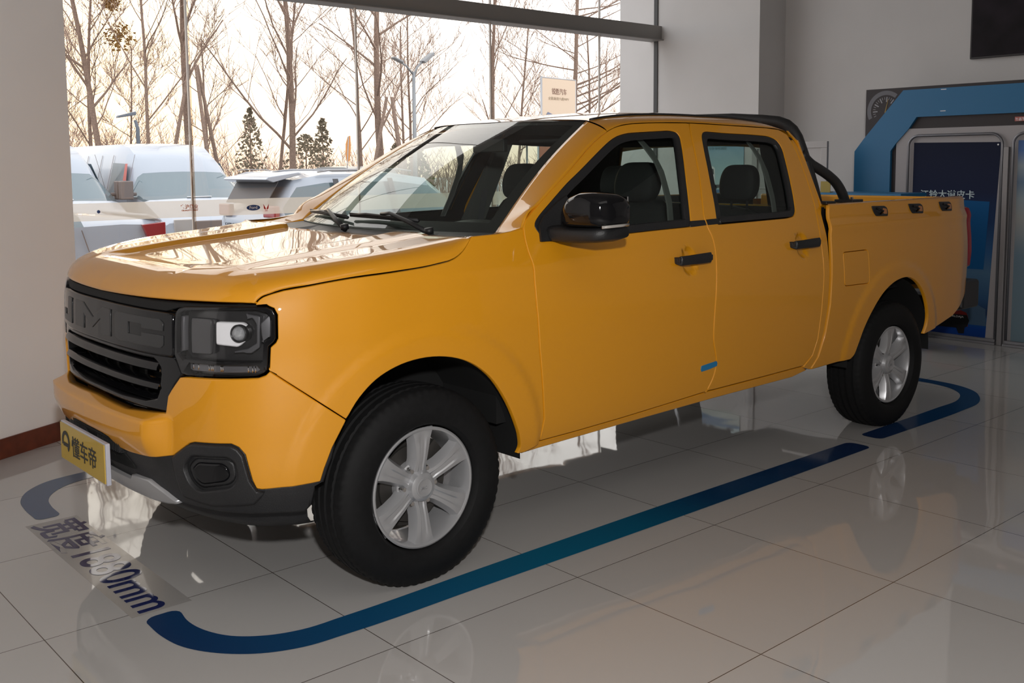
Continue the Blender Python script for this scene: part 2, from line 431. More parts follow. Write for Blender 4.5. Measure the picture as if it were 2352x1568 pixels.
# ================================================================== SETTING
def floor_mat():
    m = mat('polished_tile', (.47, .455, .44), .035, 0, 0, .6); t = m.node_tree; b = t.nodes['Principled BSDF']
    c = t.nodes.new('ShaderNodeTexCoord'); s = t.nodes.new('ShaderNodeSeparateXYZ'); t.links.new(c.outputs['Object'], s.inputs[0])
    def math_(op, a, b_=None):
        n = t.nodes.new('ShaderNodeMath'); n.operation = op
        for i, v in enumerate((a, b_)):
            if v is None: continue
            if isinstance(v, (int, float)): n.inputs[i].default_value = v
            else: t.links.new(v, n.inputs[i])
        return n.outputs[0]
    fs = []; ids = []
    for ax, o, sz in (('X', -.368, .798), ('Y', -1.225, .782)):
        q = math_('DIVIDE', math_('SUBTRACT', s.outputs[ax], o), sz); fr = math_('FRACT', q); ids.append(math_('FLOOR', q))
        d = math_('MULTIPLY', math_('MINIMUM', fr, math_('SUBTRACT', 1, fr)), sz); fs.append(math_('LESS_THAN', d, .0016))
    g = math_('MAXIMUM', *fs)
    wn = t.nodes.new('ShaderNodeTexWhiteNoise'); cb = t.nodes.new('ShaderNodeCombineXYZ'); t.links.new(ids[0], cb.inputs[0]); t.links.new(ids[1], cb.inputs[1]); t.links.new(cb.outputs[0], wn.inputs['Vector'])
    va = t.nodes.new('ShaderNodeMapRange'); va.inputs['To Min'].default_value = .96; va.inputs['To Max'].default_value = 1.03; t.links.new(wn.outputs['Value'], va.inputs['Value'])
    mu = t.nodes.new('ShaderNodeMixRGB'); mu.blend_type = 'MULTIPLY'; mu.inputs[0].default_value = 1; mu.inputs[1].default_value = (.47, .455, .44, 1); t.links.new(va.outputs[0], mu.inputs[2])
    mx = t.nodes.new('ShaderNodeMixRGB'); t.links.new(g, mx.inputs[0]); t.links.new(mu.outputs[0], mx.inputs[1]); mx.inputs[2].default_value = (.07, .055, .045, 1)
    t.links.new(mx.outputs[0], b.inputs['Base Color'])
    # each tile lies at a very slightly different tilt, which bends the reflections
    nz = t.nodes.new('ShaderNodeTexNoise'); nz.inputs['Scale'].default_value = 1.7; t.links.new(c.outputs['Object'], nz.inputs['Vector'])
    bp = t.nodes.new('ShaderNodeBump'); bp.inputs['Strength'].default_value = .12; bp.inputs['Distance'].default_value = .02; t.links.new(nz.outputs['Fac'], bp.inputs['Height']); t.links.new(bp.outputs[0], b.inputs['Normal'])
    return m
def strc(o, kind='structure'): o['kind'] = kind; return o
G = 3.58; XC = 6.46; XB = 6.9; YC = 2.26; ZT = 5.0
strc(obj('floor', [(-7,-9,0),(XB+.1,-9,0),(XB+.1,G+.05,0),(-7,G+.05,0)], [(0,1,2,3)], floor_mat(), None, False))
strc(obj('ceiling', [(-7,-9,ZT),(XB+.1,-9,ZT),(XB+.1,G+.4,ZT),(-7,G+.4,ZT)], [(0,3,2,1)], WALLD, None, False))
E1 = Vector((-.185, 2.092)); dr = Vector((.373, .191)).normalized(); nb = Vector((-dr.y, dr.x))
A1 = E1-dr*5.2
m = MB(); lp = [A1, E1, E1+nb*.22+dr*.02, Vector((-.30, G-.02)), Vector((-.30, G+.4)), Vector((-7.2, G+.4)), Vector((-7.2, A1.y))]
m.ngon([(p.x, p.y, 0) for p in lp][::-1], (0, 0, ZT)); strc(m.build('wall_left', WALLL))
m = MB(); a = A1-nb*.012; b = E1-nb*.012; m.ngon([(A1.x,A1.y,0),(a.x,a.y,0),(b.x+.012,b.y+.006,0),(E1.x+.012,E1.y+.006,0)], (0,0,.105)); strc(m.build('baseboard_left', BASEB, bevel=.002))
m = MB(); m.box((XB,-9,0),(XB+.2,YC+.3,ZT)); strc(m.build('wall_back', WALL))
m = MB(); m.box((XC,YC,0),(XB+.2,G+.52,ZT)); strc(m.build('wall_column', WALL))
m = MB(); m.box((-7.2,-9.2,0),(XB+.2,-9,ZT)); strc(m.build('wall_front', WALLD))
m = MB(); m.box((-7.2,-9,0),(-7,A1.y+.1,ZT)); strc(m.build('wall_side', WALLD))
m = MB(); m.box((-.3,3.50,2.80),(XC,3.66,2.955)); m.box((-.3,3.47,2.80),(XC,3.51,2.812)); strc(m.build('trim_1', BEAM, bevel=.004))
m = MB(); m.box((-.3,G-.04,0),(XC,G+.04,.10)); strc(m.build('trim_2', BEAM, bevel=.004))
m = MB(); m.box((-.3,G-.04,4.6),(XC,G+.1,ZT)); strc(m.build('wall_window_head', WALL))
xs = [-.3, 1.173, 2.65, 4.12, 5.58, XC]
FRM = mat('seam_silicone', (.55, .50, .45), .4)
for i in range(5):
    a, b = xs[i]+.004, xs[i+1]-.004
    w_ = strc(obj('window_%d' % (i+1), [(a,G,.1),(b,G,.1),(b,G,2.8),(a,G,2.8),(a,G,2.955),(b,G,2.955),(b,G,4.6),(a,G,4.6)], [(0,1,2,3),(4,5,6,7)], PANE, None, False))
    f = MB()
    if i > 0: f.box((xs[i]-.006,G-.008,.1),(xs[i]+.006,G+.012,2.8)); f.box((xs[i]-.006,G-.008,2.955),(xs[i]+.006,G+.012,4.6))
    if f.v: f.build('window_seam', FRM, w_)
m = MB(); m.box((XC-.012,G-.03,.1),(XC-.001,G+.02,4.6)); strc(m.build('trim_5', mat('jamb_dark', (.03,.03,.03), .5)))
fin = MB(); fin.box((1.166,G-.045,.1),(1.176,G-.01,2.8)); fo = fin.build('glass_fin', glass('fin_glass', (.80,.74,.68), 1.0), None); strc(fo); fo.name = 'trim_3'
# frosted film strip on the glass with small printed marks
bd = obj('frosted_window_band', [(-.3,G-.006,1.118),(XC,G-.006,1.118),(XC,G-.006,1.243),(-.3,G-.006,1.243)], [(0,1,2,3)], BAND, None, False)
tag(bd, 'cream frosted film strip running across the showroom window', 'window film')
OR = mat('mark_orange', (.65,.20,.08), .5); BLU = mat('mark_blue', (.03,.07,.22), .5); RD_ = mat('mark_red', (.55,.04,.03), .5); WH = mat('mark_white', (.8,.8,.8), .5)
x0 = .56+.02
def bandtext(s, x, z, size, m_, wd): text('band_text', s, size, m_, bd, frame((x, G-.009, z), (1,0,0), (0,0,1)), .0005, .0008, width=wd)
for dx in (0, 3.2):
    bandtext('宝沪风业', 1.075+dx, 1.183, .036, OR, .135); bandtext('QUALITY FIRST', 1.08+dx, 1.165, .013, OR, .13)
    m = MB(); T = frame((1.665+dx, G-.0085, 1.172), (1,0,0), (0,0,1)); V = [T @ Vector((.058*math.cos(2*PI*i/32), .022*math.sin(2*PI*i/32), 0)) for i in range(32)]
    m.ngon(V, (0,-.0006,0)); ov = m.build('oval_emblem', BLU, bd)
    text('emblem_text', 'Ford', .032, WH, bd, frame((1.632+dx, G-.0096, 1.163), (1,.12,0) if 0 else (1,0,0), (0,0,1)), .0004, .0005, width=.066)
    m = MB(); cx = 1.775+dx; cz = 1.172
    for s in (-1, 1): m.ngon([(cx+s*.024,G-.0095,cz+.026),(cx+s*.004,G-.0095,cz-.006),(cx+s*.004,G-.0095,cz-.022),(cx+s*.020,G-.0095,cz-.010)], (0,.0006,0))
    m.ngon([(cx-.012,G-.0095,cz-.03),(cx+.012,G-.0095,cz-.03),(cx+.012,G-.0095,cz-.026),(cx-.012,G-.0095,cz-.026)], (0,.0006,0)); m.build('red_emblem', RD_, bd)
m = MB(); m.lathe([(0,.001),(-.006,.012),(-.010,.0001)], 16, Matrix.Translation((.47,G-.007,1.182))); m.build('round_mark', BLU, bd)
# ---- blue outline tape on the floor
def stripe_mat(nm, stops, axis):
    m = mat(nm, (.01,.05,.12), .12, 0, 0, .5); t = m.node_tree; c = t.nodes.new('ShaderNodeTexCoord'); s = t.nodes.new('ShaderNodeSeparateXYZ'); r = t.nodes.new('ShaderNodeMapRange')
    t.links.new(c.outputs['Object'], s.inputs[0]); t.links.new(s.outputs[axis], r.inputs['Value']); r.inputs['From Min'].default_value = stops[0][0]; r.inputs['From Max'].default_value = stops[-1][0]
    q = t.nodes.new('ShaderNodeValToRGB'); L = stops[-1][0]-stops[0][0]
    q.color_ramp.elements[0].position = 0; q.color_ramp.elements[0].color = (*stops[0][1], 1); q.color_ramp.elements[1].position = 1; q.color_ramp.elements[1].color = (*stops[-1][1], 1)
    for p_, c_ in stops[1:-1]: e = q.color_ramp.elements.new((p_-stops[0][0])/L); e.color = (*c_, 1)
    t.links.new(r.outputs[0], q.inputs[0]); t.links.new(q.outputs[0], t.nodes['Principled BSDF'].inputs['Base Color']); return m
NAVY = (.012,.03,.10); TEAL = (.006,.13,.24)
def tape(name, outer, inner, m, label, cap0=True, cap1=True):
    o = [(p.x, p.y) for p in spline([(a, b, 0) for a, b in outer], 6)]; i_ = [(p.x, p.y) for p in spline([(a, b, 0) for a, b in inner], 6)][::-1]
    def cap(a_, b_, pa, pb):
        # slightly rounded end between outline ends a_ and b_ (pa, pb: the points before them)
        A = Vector(a_); B = Vector(b_); d = (A-Vector(pa)).normalized(); n_ = (B-A); L_ = n_.length; n_.normalize(); r = L_*.32; out = []
        for k in range(5): q = PI/2*k/4; out.append(tuple(A+d*(r*math.sin(q))+n_*(r*(1-math.cos(q)))))
        for k in range(5): q = PI/2*(1-k/4); out.append(tuple(B+d*(r*math.sin(q))-n_*(r*(1-math.cos(q)))))
        return out
    lp = o[1:-1]+cap(o[-1], i_[0], o[-2], i_[1])+i_[1:-1]+cap(i_[-1], o[0], i_[-2], o[1])
    bm = bmesh.new(); lp2 = round_loop(lp, .02, 2) if False else lp
    vs = [bm.verts.new((x, y, 0)) for x, y in lp2]; es = [bm.edges.new((vs[k], vs[(k+1) % len(vs)])) for k in range(len(vs))]
    bmesh.ops.triangle_fill(bm, edges=es, use_beauty=True)
    for f in bm.faces:
        if f.normal.z < 0: f.normal_flip()
    me = bpy.data.meshes.new(name); bm.to_mesh(me); bm.free(); me.materials.append(m)
    ob = bpy.data.objects.new(name, me); ob.location = (0, 0, .0012); COL.objects.link(ob); tag(ob, label, 'floor tape', 'blue floor outline strips'); return ob
tape('floor_tape', [(-.878,-.545),(-.880,-.66),(-.860,-.78),(-.797,-.893),(-.697,-.985),(-.58,-1.035),(-.427,-1.05),(.107,-1.058),(1.294,-1.068),(2.315,-1.066),(2.73,-1.064)],
     [(-.760,-.545),(-.770,-.614),(-.758,-.718),(-.714,-.812),(-.624,-.888),(-.523,-.925),(-.369,-.932),(.219,-.926),(1.217,-.920),(2.3,-.925),(2.73,-.928)],
     stripe_mat('tape_long', [(-1,NAVY),(-.4,(.008,.07,.17)),(.5,TEAL),(1.0,(.006,.11,.21)),(1.5,(.008,.05,.13)),(2.8,NAVY)], 'X'), 'long blue floor strip along the near side of the truck, curling round its front corner')
tape('floor_tape', [(2.985,-1.018),(3.327,-1.022),(3.9,-1.020),(4.15,-1.0),(4.323,-.932),(4.479,-.820),(4.565,-.68),(4.600,-.50),(4.605,-.30),(4.605,.9),(4.55,1.05),(4.40,1.15),(4.1,1.18),(3.2,1.18)],
     [(2.985,-.892),(3.4,-.890),(3.844,-.885),(4.153,-.872),(4.328,-.80),(4.430,-.70),(4.490,-.551),(4.500,-.422),(4.500,-.25),(4.500,.85),(4.46,.95),(4.36,1.04),(4.1,1.07),(3.2,1.07)],
     stripe_mat('tape_rear', [(2.9,NAVY),(3.6,(.008,.05,.14)),(4.7,(.012,.05,.14))], 'X'), 'blue floor strip turning round behind the rear wheel')
tape('floor_tape', [(-.840,.765),(-.838,.903),(-.820,1.04),(-.75,1.18),(-.64,1.27),(-.50,1.305),(-.38,1.312),(1.5,1.312)],
     [(-.740,.765),(-.735,.886),(-.718,.98),(-.672,1.07),(-.585,1.150),(-.485,1.188),(-.37,1.197),(1.5,1.197)],
     stripe_mat('tape_far', [(-.9,(.02,.06,.14)),(0,(.02,.09,.17)),(1.5,(.02,.09,.17))], 'X'), 'muted blue floor strip curving away on the far front corner of the truck')
# printed floor label
FILM = bpy.data.materials.new('clear_film'); FILM.use_nodes = True; t = FILM.node_tree; b = t.nodes['Principled BSDF']; b.inputs['Base Color'].default_value = (.42,.40,.38,1); b.inputs['Roughness'].default_value = .22; b.inputs['Alpha'].default_value = .55
fl = obj('floor_sticker', [(-.900,.690,.0006),(-.900,-.474,.0006),(-.692,-.474,.0006),(-.692,.690,.0006)], [(0,1,2,3)], FILM, None, False)
tag(fl, 'clear floor sticker printed with the truck width in front of the bumper', 'floor sticker')
text('sticker_text', '宽度1880mm', .205, mat('sticker_ink', (.018,.025,.10), .05), fl, frame((-.866,.672,.0012), (0,-1,0), (1,0,0)), .0003, .0024, width=1.13)
# ---- blue display arch against the back wall
AR = tag(empty('display_arch', (6.34,0,0)), 'blue and dark display arch with a gauge picture against the back wall', 'display arch'); AR.location = (0,0,0)
DP = mat('arch_dark_panel', (.030,.024,.026), .6); BP = mat('arch_blue', (.012,.14,.30), .45); GP = mat('arch_grey_panel', (.36,.34,.345), .55)
X0 = 6.30
def board(name, lp, x, d, m_, par):
    q = MB(); q.ngon([(x, y, z) for y, z in lp], (d, 0, 0)); return q.build(name, m_, par)
board('dark_panel', [(1.037,.0),(1.037,2.125),(-3.2,2.125),(-3.2,0)], X0+.03, .5, DP, AR)
board('blue_band', [(1.117,0),(1.120,1.585),(1.037,1.690),(.677,2.099),(-3.2,2.093),(-3.2,1.865),(.551,1.867),(.617,1.771),(.729,1.649),(.778,1.583),(.775,0)], X0, .035, BP, AR)
board('grey_panel', [(.728,0),(.732,1.649),(.625,1.770),(-3.2,1.765),(-3.2,0)], X0+.012, .03, GP, AR)
def gauge():
    g = MB(); T = frame((X0+.029, .85, 1.935), (0,-1,0), (0,0,1))
    arc_strip(g, 0, 0, .135, .172, .9, PI+.45, 40, T, .001); o = g.build('gauge_arc', mat('gauge_grey', (.13,.13,.145), .5), AR)
    k = MB()
    for i in range(15):
        a = .9+(PI-.45)*i/14; r0 = .095 if i % 3 else .075; wv = .0022 if i % 3 else .005
        c, s_ = math.cos(a), math.sin(a)
        k.ngon([T @ Vector((r*c-q*s_, r*s_+q*c, 0)) for r, q in ((r0,-wv),(.118,-wv),(.118,wv),(r0,wv))], (-.001,0,0))
    k.build('gauge_ticks', mat('gauge_light', (.30,.30,.32), .5), o)
    n_ = MB(); a = 1.35; c, s_ = math.cos(a), math.sin(a)
    n_.ngon([T @ Vector((r*c-q*s_, r*s_+q*c, 0)) for r, q in ((-.02,-.005),(.10,-.002),(.10,.002),(-.02,.005))], (-.0015,0,0)); n_.build('gauge_needle', mat('needle_ochre', (.30,.20,.05), .5), o)
gauge()
m = MB(); m.box((X0-.004,-.345,1.800),(X0,-.262,1.835)); tg_ = m.build('small_sign', mat('tag_red', (.45,.12,.10), .5), AR)
text('sign_text', '家品雅', .026, WH, tg_, frame((X0-.005,-.268,1.806), (0,-1,0), (0,0,1)), .0004, .0004, width=.072)
for z_ in (2.083, 1.905): m = MB(); m.box((X0-.003,.30,z_),(X0+.001,.345,z_+.006)); m.build('tape_mark', WH, AR)
# tube frames with posters
def tframe(y0, y1, label, z1=1.708):
    t_ = MB(); r = .09; P = [(y0,.03)]
    P += [(y0, z1-r)]+[(y0-r+r*math.cos(a), z1-r+r*math.sin(a)) for a in [PI/2*k/8 for k in range(1, 9)]]
    P += [(y1+r-r*math.sin(a), z1-r+r*math.cos(a)) for a in [PI/2*k/8 for k in range(0, 9)]]+[(y1,.03)]
    t_.tube([(X0-.012, y, z) for y, z in P], .0115, 10)
    ro = t_.build('poster_frame', mat('frame_grey', (.20,.20,.215), .35, .6), None, True)
    tag(ro, label, 'display frame')
    q = MB(); q.box((X0-.05,y1-.012,0),(X0+.01,y0+.012,.02)); q.box((X0-.03,y1-.005,.02),(X0+.01,y0+.005,.045)); q.build('bottom_rail', mat('rail_grey', (.30,.30,.32), .35, .5), ro, bevel=.004)
    return ro
f1 = tframe(.608, -.178, 'grey rounded tube frame around the navy truck poster behind the bed')
f2 = tframe(-.262, -1.06, 'grey rounded tube frame at the right edge of the photo')
q = MB(); q.box((X0-.03,-.235,0),(X0+.01,-.195,1.60)); q.build('upright', mat('rail_grey2', (.28,.27,.275), .4, .4), f1, bevel=.004)
NV = mat('poster_navy', (.010,.014,.040), .35); 
def poster_mat():
    m = mat('poster_gradient', (.01,.02,.06), .6, spec=.15); t = m.node_tree; c = t.nodes.new('ShaderNodeTexCoord'); s = t.nodes.new('ShaderNodeSeparateXYZ'); t.links.new(c.outputs['Object'], s.inputs[0])
    r = t.nodes.new('ShaderNodeMapRange'); r.inputs['From Max'].default_value = 1.65; t.links.new(s.outputs['Z'], r.inputs['Value'])
    q = t.nodes.new('ShaderNodeValToRGB'); e = q.color_ramp.elements; e[0].position = 0; e[0].color = (.004,.035,.20,1); e[1].position = 1; e[1].color = (.010,.014,.035,1)
    for p_, c_ in ((.07,(.004,.045,.24)),(.12,(.02,.10,.26)),(.14,(.012,.03,.09)),(.22,(.03,.09,.20)),(.35,(.07,.15,.25)),(.45,(.03,.10,.24)),(.60,(.015,.04,.11)),(.75,(.012,.018,.05))):
        k = e.new(p_); k.color = (*c_, 1)
    t.links.new(r.outputs[0], q.inputs[0]); t.links.new(q.outputs[0], t.nodes['Principled BSDF'].inputs['Base Color']); return m
XP = X0+.0102
p1 = board('truck_poster', [(.575,.012),(.570,1.650),(-.160,1.640),(-.088,.006)], XP, .0015, poster_mat(), None)
tag(p1, 'tall navy poster with mountains and a small red truck behind the bed', 'poster')
board('blue_block', [(.40,.60),(.40,1.18),(-.085,1.160),(-.055,.605)], XP-0.0010, .002, mat('poster_blue', (.006,.085,.24), .6, spec=.15), p1)
text('poster_text', '江铃大道皮卡', .075, mat('poster_ink', (.50,.60,.62), .4), p1, frame((XP-0.0015,.50,1.186), (0,-1,0), (0,0,1)), .0004, .001, width=.46)
q = MB(); q.ngon([(XP-0.0015,y,z) for y,z in ((.30,.20),(.20,.33),(.12,.40),(.08,.36),(.02,.33),(-.04,.30),(-.085,.28),(-.095,.14),(.30,.14))], (.002,0,0)); q.build('mountain', mat('mountain_blue', (.05,.10,.17), .4), p1)
tk = MB(); tk.ngon([(XP-0.0025,y,z) for y,z in ((.40,.12),(.40,.22),(.33,.26),(.20,.262),(.13,.255),(.07,.235),(.055,.20),(.055,.12))], (.002,0,0)); t1 = tk.build('pictured_truck', mat('picture_red', (.28,.02,.02), .4), p1)
q = MB(); q.ngon([(XP-0.0035,y,z) for y,z in ((.35,.08),(.35,.215),(.065,.215),(.045,.17),(.06,.12),(.08,.11),(.085,.06),(.13,.055),(.15,.10),(.30,.10))], (.002,0,0)); q.build('pictured_front', mat('picture_black', (.008,.008,.01), .4), t1)
text('pictured_text', 'ALDAJA', .022, WH, t1, frame((XP-0.0043,.19,.19), (0,-1,0), (0,0,1)), .0002, .0003, width=.10)
q = MB(); q.lathe([(0,.0001),(0,.007)], 12, Matrix.Translation((XP-0.0010,-.135,1.62)) @ Matrix.Rotation(PI/2, 4, 'Z')); q.build('eyelet', WH, p1)
def poster2():
    m = mat('poster_pale', (.2,.25,.3), .35); t = m.node_tree; c = t.nodes.new('ShaderNodeTexCoord'); s = t.nodes.new('ShaderNodeSeparateXYZ'); t.links.new(c.outputs['Object'], s.inputs[0])
    r = t.nodes.new('ShaderNodeMapRange'); r.inputs['From Max'].default_value = 1.65; t.links.new(s.outputs['Z'], r.inputs['Value'])
    q = t.nodes.new('ShaderNodeValToRGB'); e = q.color_ramp.elements; e[0].position = 0; e[0].color = (.15,.22,.26,1); e[1].position = 1; e[1].color = (.05,.13,.35,1)
    for p_, c_ in ((.45,(.14,.22,.28)),(.62,(.30,.31,.30)),(.72,(.24,.30,.33)),(.80,(.10,.17,.26)),(.88,(.26,.32,.36)),(.95,(.06,.15,.38))):
        k = e.new(p_); k.color = (*c_, 1)
    t.links.new(r.outputs[0], q.inputs[0]); t.links.new(q.outputs[0], t.nodes['Principled BSDF'].inputs['Base Color']); return m
p2 = board('pale_poster', [(-.292,.012),(-.292,1.650),(-1.03,1.650),(-1.03,.006)], XP, .0015, poster2(), None)
tag(p2, 'pale blue-grey poster in the frame at the right edge of the photo', 'poster')
# dark framed picture high on the back wall
fp = MB(); fp.box((XB-.04,-.75,2.37),(XB-.001,.372,3.35)); fpo = fp.build('wall_picture', mat('frame_black', (.012,.008,.010), .4), None, bevel=.003); tag(fpo, 'large dark picture panel high on the back wall', 'picture')
pm = mat('picture_dark', (.012,.008,.012), .6, spec=.2); noisy(pm, 3, .8)
q = MB(); q.box((XB-.043,-.74,2.385),(XB-.039,.358,3.34)); q.build('picture_face', pm, fpo)
# poster with a white lorry on the column
cpst = MB(); cpst.box((XC-.006,2.42,1.10),(XC-.001,2.98,1.690)); 
def sky_poster():
    m = mat('poster_sky', (.25,.40,.45), .4); t = m.node_tree; c = t.nodes.new('ShaderNodeTexCoord'); s = t.nodes.new('ShaderNodeSeparateXYZ'); t.links.new(c.outputs['Object'], s.inputs[0])
    r = t.nodes.new('ShaderNodeMapRange'); r.inputs['From Min'].default_value = 1.1; r.inputs['From Max'].default_value = 1.7; t.links.new(s.outputs['Z'], r.inputs['Value'])
    q = t.nodes.new('ShaderNodeValToRGB'); e = q.color_ramp.elements; e[0].position = 0; e[0].color = (.45,.50,.45,1); e[1].position = 1; e[1].color = (.12,.28,.42,1)
    q.color_ramp.interpolation = 'LINEAR'
    for p_, c_ in ((.09,(.45,.50,.45)),(.10,(.05,.15,.30)),(.20,(.05,.15,.30)),(.21,(.45,.58,.60)),(.6,(.34,.52,.56)),(.85,(.25,.42,.52))):
        k = e.new(p_); k.color = (*c_, 1)
    t.links.new(r.outputs[0], q.inputs[0]); t.links.new(q.outputs[0], t.nodes['Principled BSDF'].inputs['Base Color']); return m
cp = cpst.build('lorry_poster', sky_poster(), None); tag(cp, 'light blue poster with a white lorry on the column, seen through the cab windows', 'poster')
lw = MB(); lw.ngon([(XC-.0075,y,z) for y,z in ((2.93,1.26),(2.93,1.43),(2.90,1.46),(2.80,1.46),(2.775,1.44),(2.77,1.27),(2.80,1.25))], (.001,0,0)); lo = lw.build('pictured_cab', WH, cp)
q = MB(); q.ngon([(XC-.009,y,z) for y,z in ((2.92,1.36),(2.92,1.44),(2.83,1.44),(2.83,1.36))], (.001,0,0)); q.ngon([(XC-.009,y,z) for y,z in ((2.822,1.37),(2.818,1.44),(2.79,1.43),(2.785,1.38))], (.001,0,0))
q.ngon([(XC-.009,y,z) for y,z in ((2.90,1.235),(2.90,1.265),(2.50,1.285),(2.50,1.25))], (.001,0,0))
for yy in (2.87, 2.78, 2.56): q.lathe([(0,.0001),(0,.032)], 16, Matrix.Translation((XC-.009,yy,1.245)) @ Matrix.Rotation(PI/2, 4, 'Z'))
q.build('pictured_chassis', CARDK, lo)
text('poster_caption', '江铃福顺', .035, mat('caption_ink', (.10,.22,.28), .5), cp, frame((XC-.0075,2.93,1.63), (0,-1,0), (0,0,1)), .0003, .0003, width=.30)
# grey framed stand in the far corner, blue-edged counter
sm_ = MB(); ys = (1.95, 1.222)
sm_.box((5.98,1.20,.03),(6.01,1.262,1.62)); sm_.box((5.98,1.93,.03),(6.01,1.99,1.62)); sm_.box((5.98,1.20,1.62),(6.01,1.99,1.676)); sm_.box((5.98,1.262,1.25),(6.01,1.93,1.27)); sm_.box((5.90,1.20,0),(6.10,1.262,.03)); sm_.box((5.90,1.93,0),(6.10,1.99,.03))
so = sm_.build('display_stand', mat('stand_grey', (.40,.385,.38), .5), None, bevel=.003); tag(so, 'grey framed notice stand in front of the back wall, seen behind the roll bar', 'stand')
q = MB(); q.box((5.993,1.262,.35),(5.999,1.93,1.62)); q.build('stand_panel', mat('stand_panel', (.40,.385,.38), .5), so)
q = MB(); q.box((5.988,1.32,1.32),(5.993,1.40,1.38)); q.build('stand_label', BP, so); text('stand_text', '价格表', .035, WH, so, frame((5.985,1.40,1.29), (0,-1,0), (0,0,1)), .0003, .0003, width=.09)
ct = MB(); ct.box((5.52,.262,.03),(5.90,1.24,1.21)); cto = ct.build('counter', mat('counter_white', (.42,.42,.42), .45), None, bevel=.004); tag(cto, 'white counter with a blue edged top behind the truck bed', 'counter')
q = MB(); q.box((5.50,.25,1.21),(5.92,1.26,1.238)); q.build('counter_top', BP, cto, bevel=.003)
q = MB(); q.box((5.54,.28,0),(5.88,1.22,.03)); q.build('plinth', BLK, cto)
q = MB(); q.box((5.60,.93,1.238),(5.605,1.02,1.33)); q.box((5.58,.92,1.238),(5.63,1.03,1.243)); yo = q.build('price_card', mat('card_yellow', (.32,.24,.04), .5), None); tag(yo, 'small yellow card standing on the blue topped counter', 'card')

# ================================================================== PICKUP TRUCK
TR = tag(empty('pickup_truck', (1.7, 0, 0)), 'glossy yellow double-cab pickup truck with black grille parked inside the blue floor line', 'pickup truck')
TR.location = (0, 0, 0)
# ---- front doors and rear doors
K = herm([(.498,1.235),(.518,1.274),(.625,1.341),(.818,1.452),(1.033,1.577),(1.14,1.624),(1.24,1.652),(1.332,1.663),(1.516,1.671),(1.732,1.675),(2.006,1.670),(2.331,1.663),(2.442,1.656),(2.506,1.64),(2.53,1.61),(2.56,1.54)])
Kpts = [(.518,1.274),(.625,1.341),(.72,1.397),(.818,1.452),(.93,1.518),(1.033,1.577),(1.09,1.603),(1.14,1.624),(1.19,1.641),(1.24,1.652),(1.332,1.663),(1.516,1.671)]
BL = [(1.732,1.675),(1.709,1.628),(1.686,1.554),(1.648,1.421),(1.612,1.315),(1.592,1.227),(1.600,1.195),(1.612,1.161),(1.613,1.096),(1.605,1.002),(1.595,.891),(1.588,.773),(1.59,.693),(1.606,.640),(1.620,.594),(1.612,.528),(1.586,.479),(1.567,.454)]
BL = smooth2(BL, 3)
doorF = [(.557,.504),(.538,.647),(.518,.787),(.502,.956),(.500,1.106),(.494,1.159),(.493,1.208),(.500,1.248)][::-1]+[(.545,.414)]
Kpts = smooth2(Kpts, 2); winF_ = 0
front_loop = [(.545,.414),(.731,.417),(1.007,.426),(1.3,.44)]+BL[::-1]+Kpts[::-1]+doorF[:-1]
winF = [(.560,1.248),(.574,1.267),(.606,1.291),(.70,1.348),(.796,1.405),(.90,1.458),(.999,1.511),(1.07,1.548),(1.130,1.578),(1.193,1.602),(1.269,1.616),(1.395,1.623),(1.564,1.632),(1.607,1.626),(1.617,1.605),(1.597,1.542),(1.547,1.411),(1.513,1.306),(1.491,1.226),(1.485,1.207),(1.274,1.203),(1.046,1.197),(.727,1.186),(.627,1.189),(.596,1.201),(.576,1.222)]
winR = [(1.779,1.604),(1.801,1.627),(1.835,1.632),(1.974,1.626),(2.186,1.622),(2.33,1.616),(2.385,1.598),(2.400,1.555),(2.368,1.426),(2.337,1.308),(2.319,1.244),(2.295,1.222),(2.245,1.215),(1.948,1.211),(1.677,1.208),(1.683,1.231),(1.715,1.384),(1.757,1.542)]
rear_loop = [(1.567,.454),(2.003,.460),(2.273,.465),(2.350,.466),(2.422,.513),(2.454,.592),(2.471,.743),(2.480,.918),(2.474,1.089),(2.49,1.18),(2.505,1.27),(2.512,1.40),(2.518,1.52),(2.512,1.59),(2.498,1.632),(2.442,1.656),(2.331,1.663),(2.006,1.670)]+BL
winR = round_loop(winR, .03, 2); winF = round_loop(winF, .03, 2)
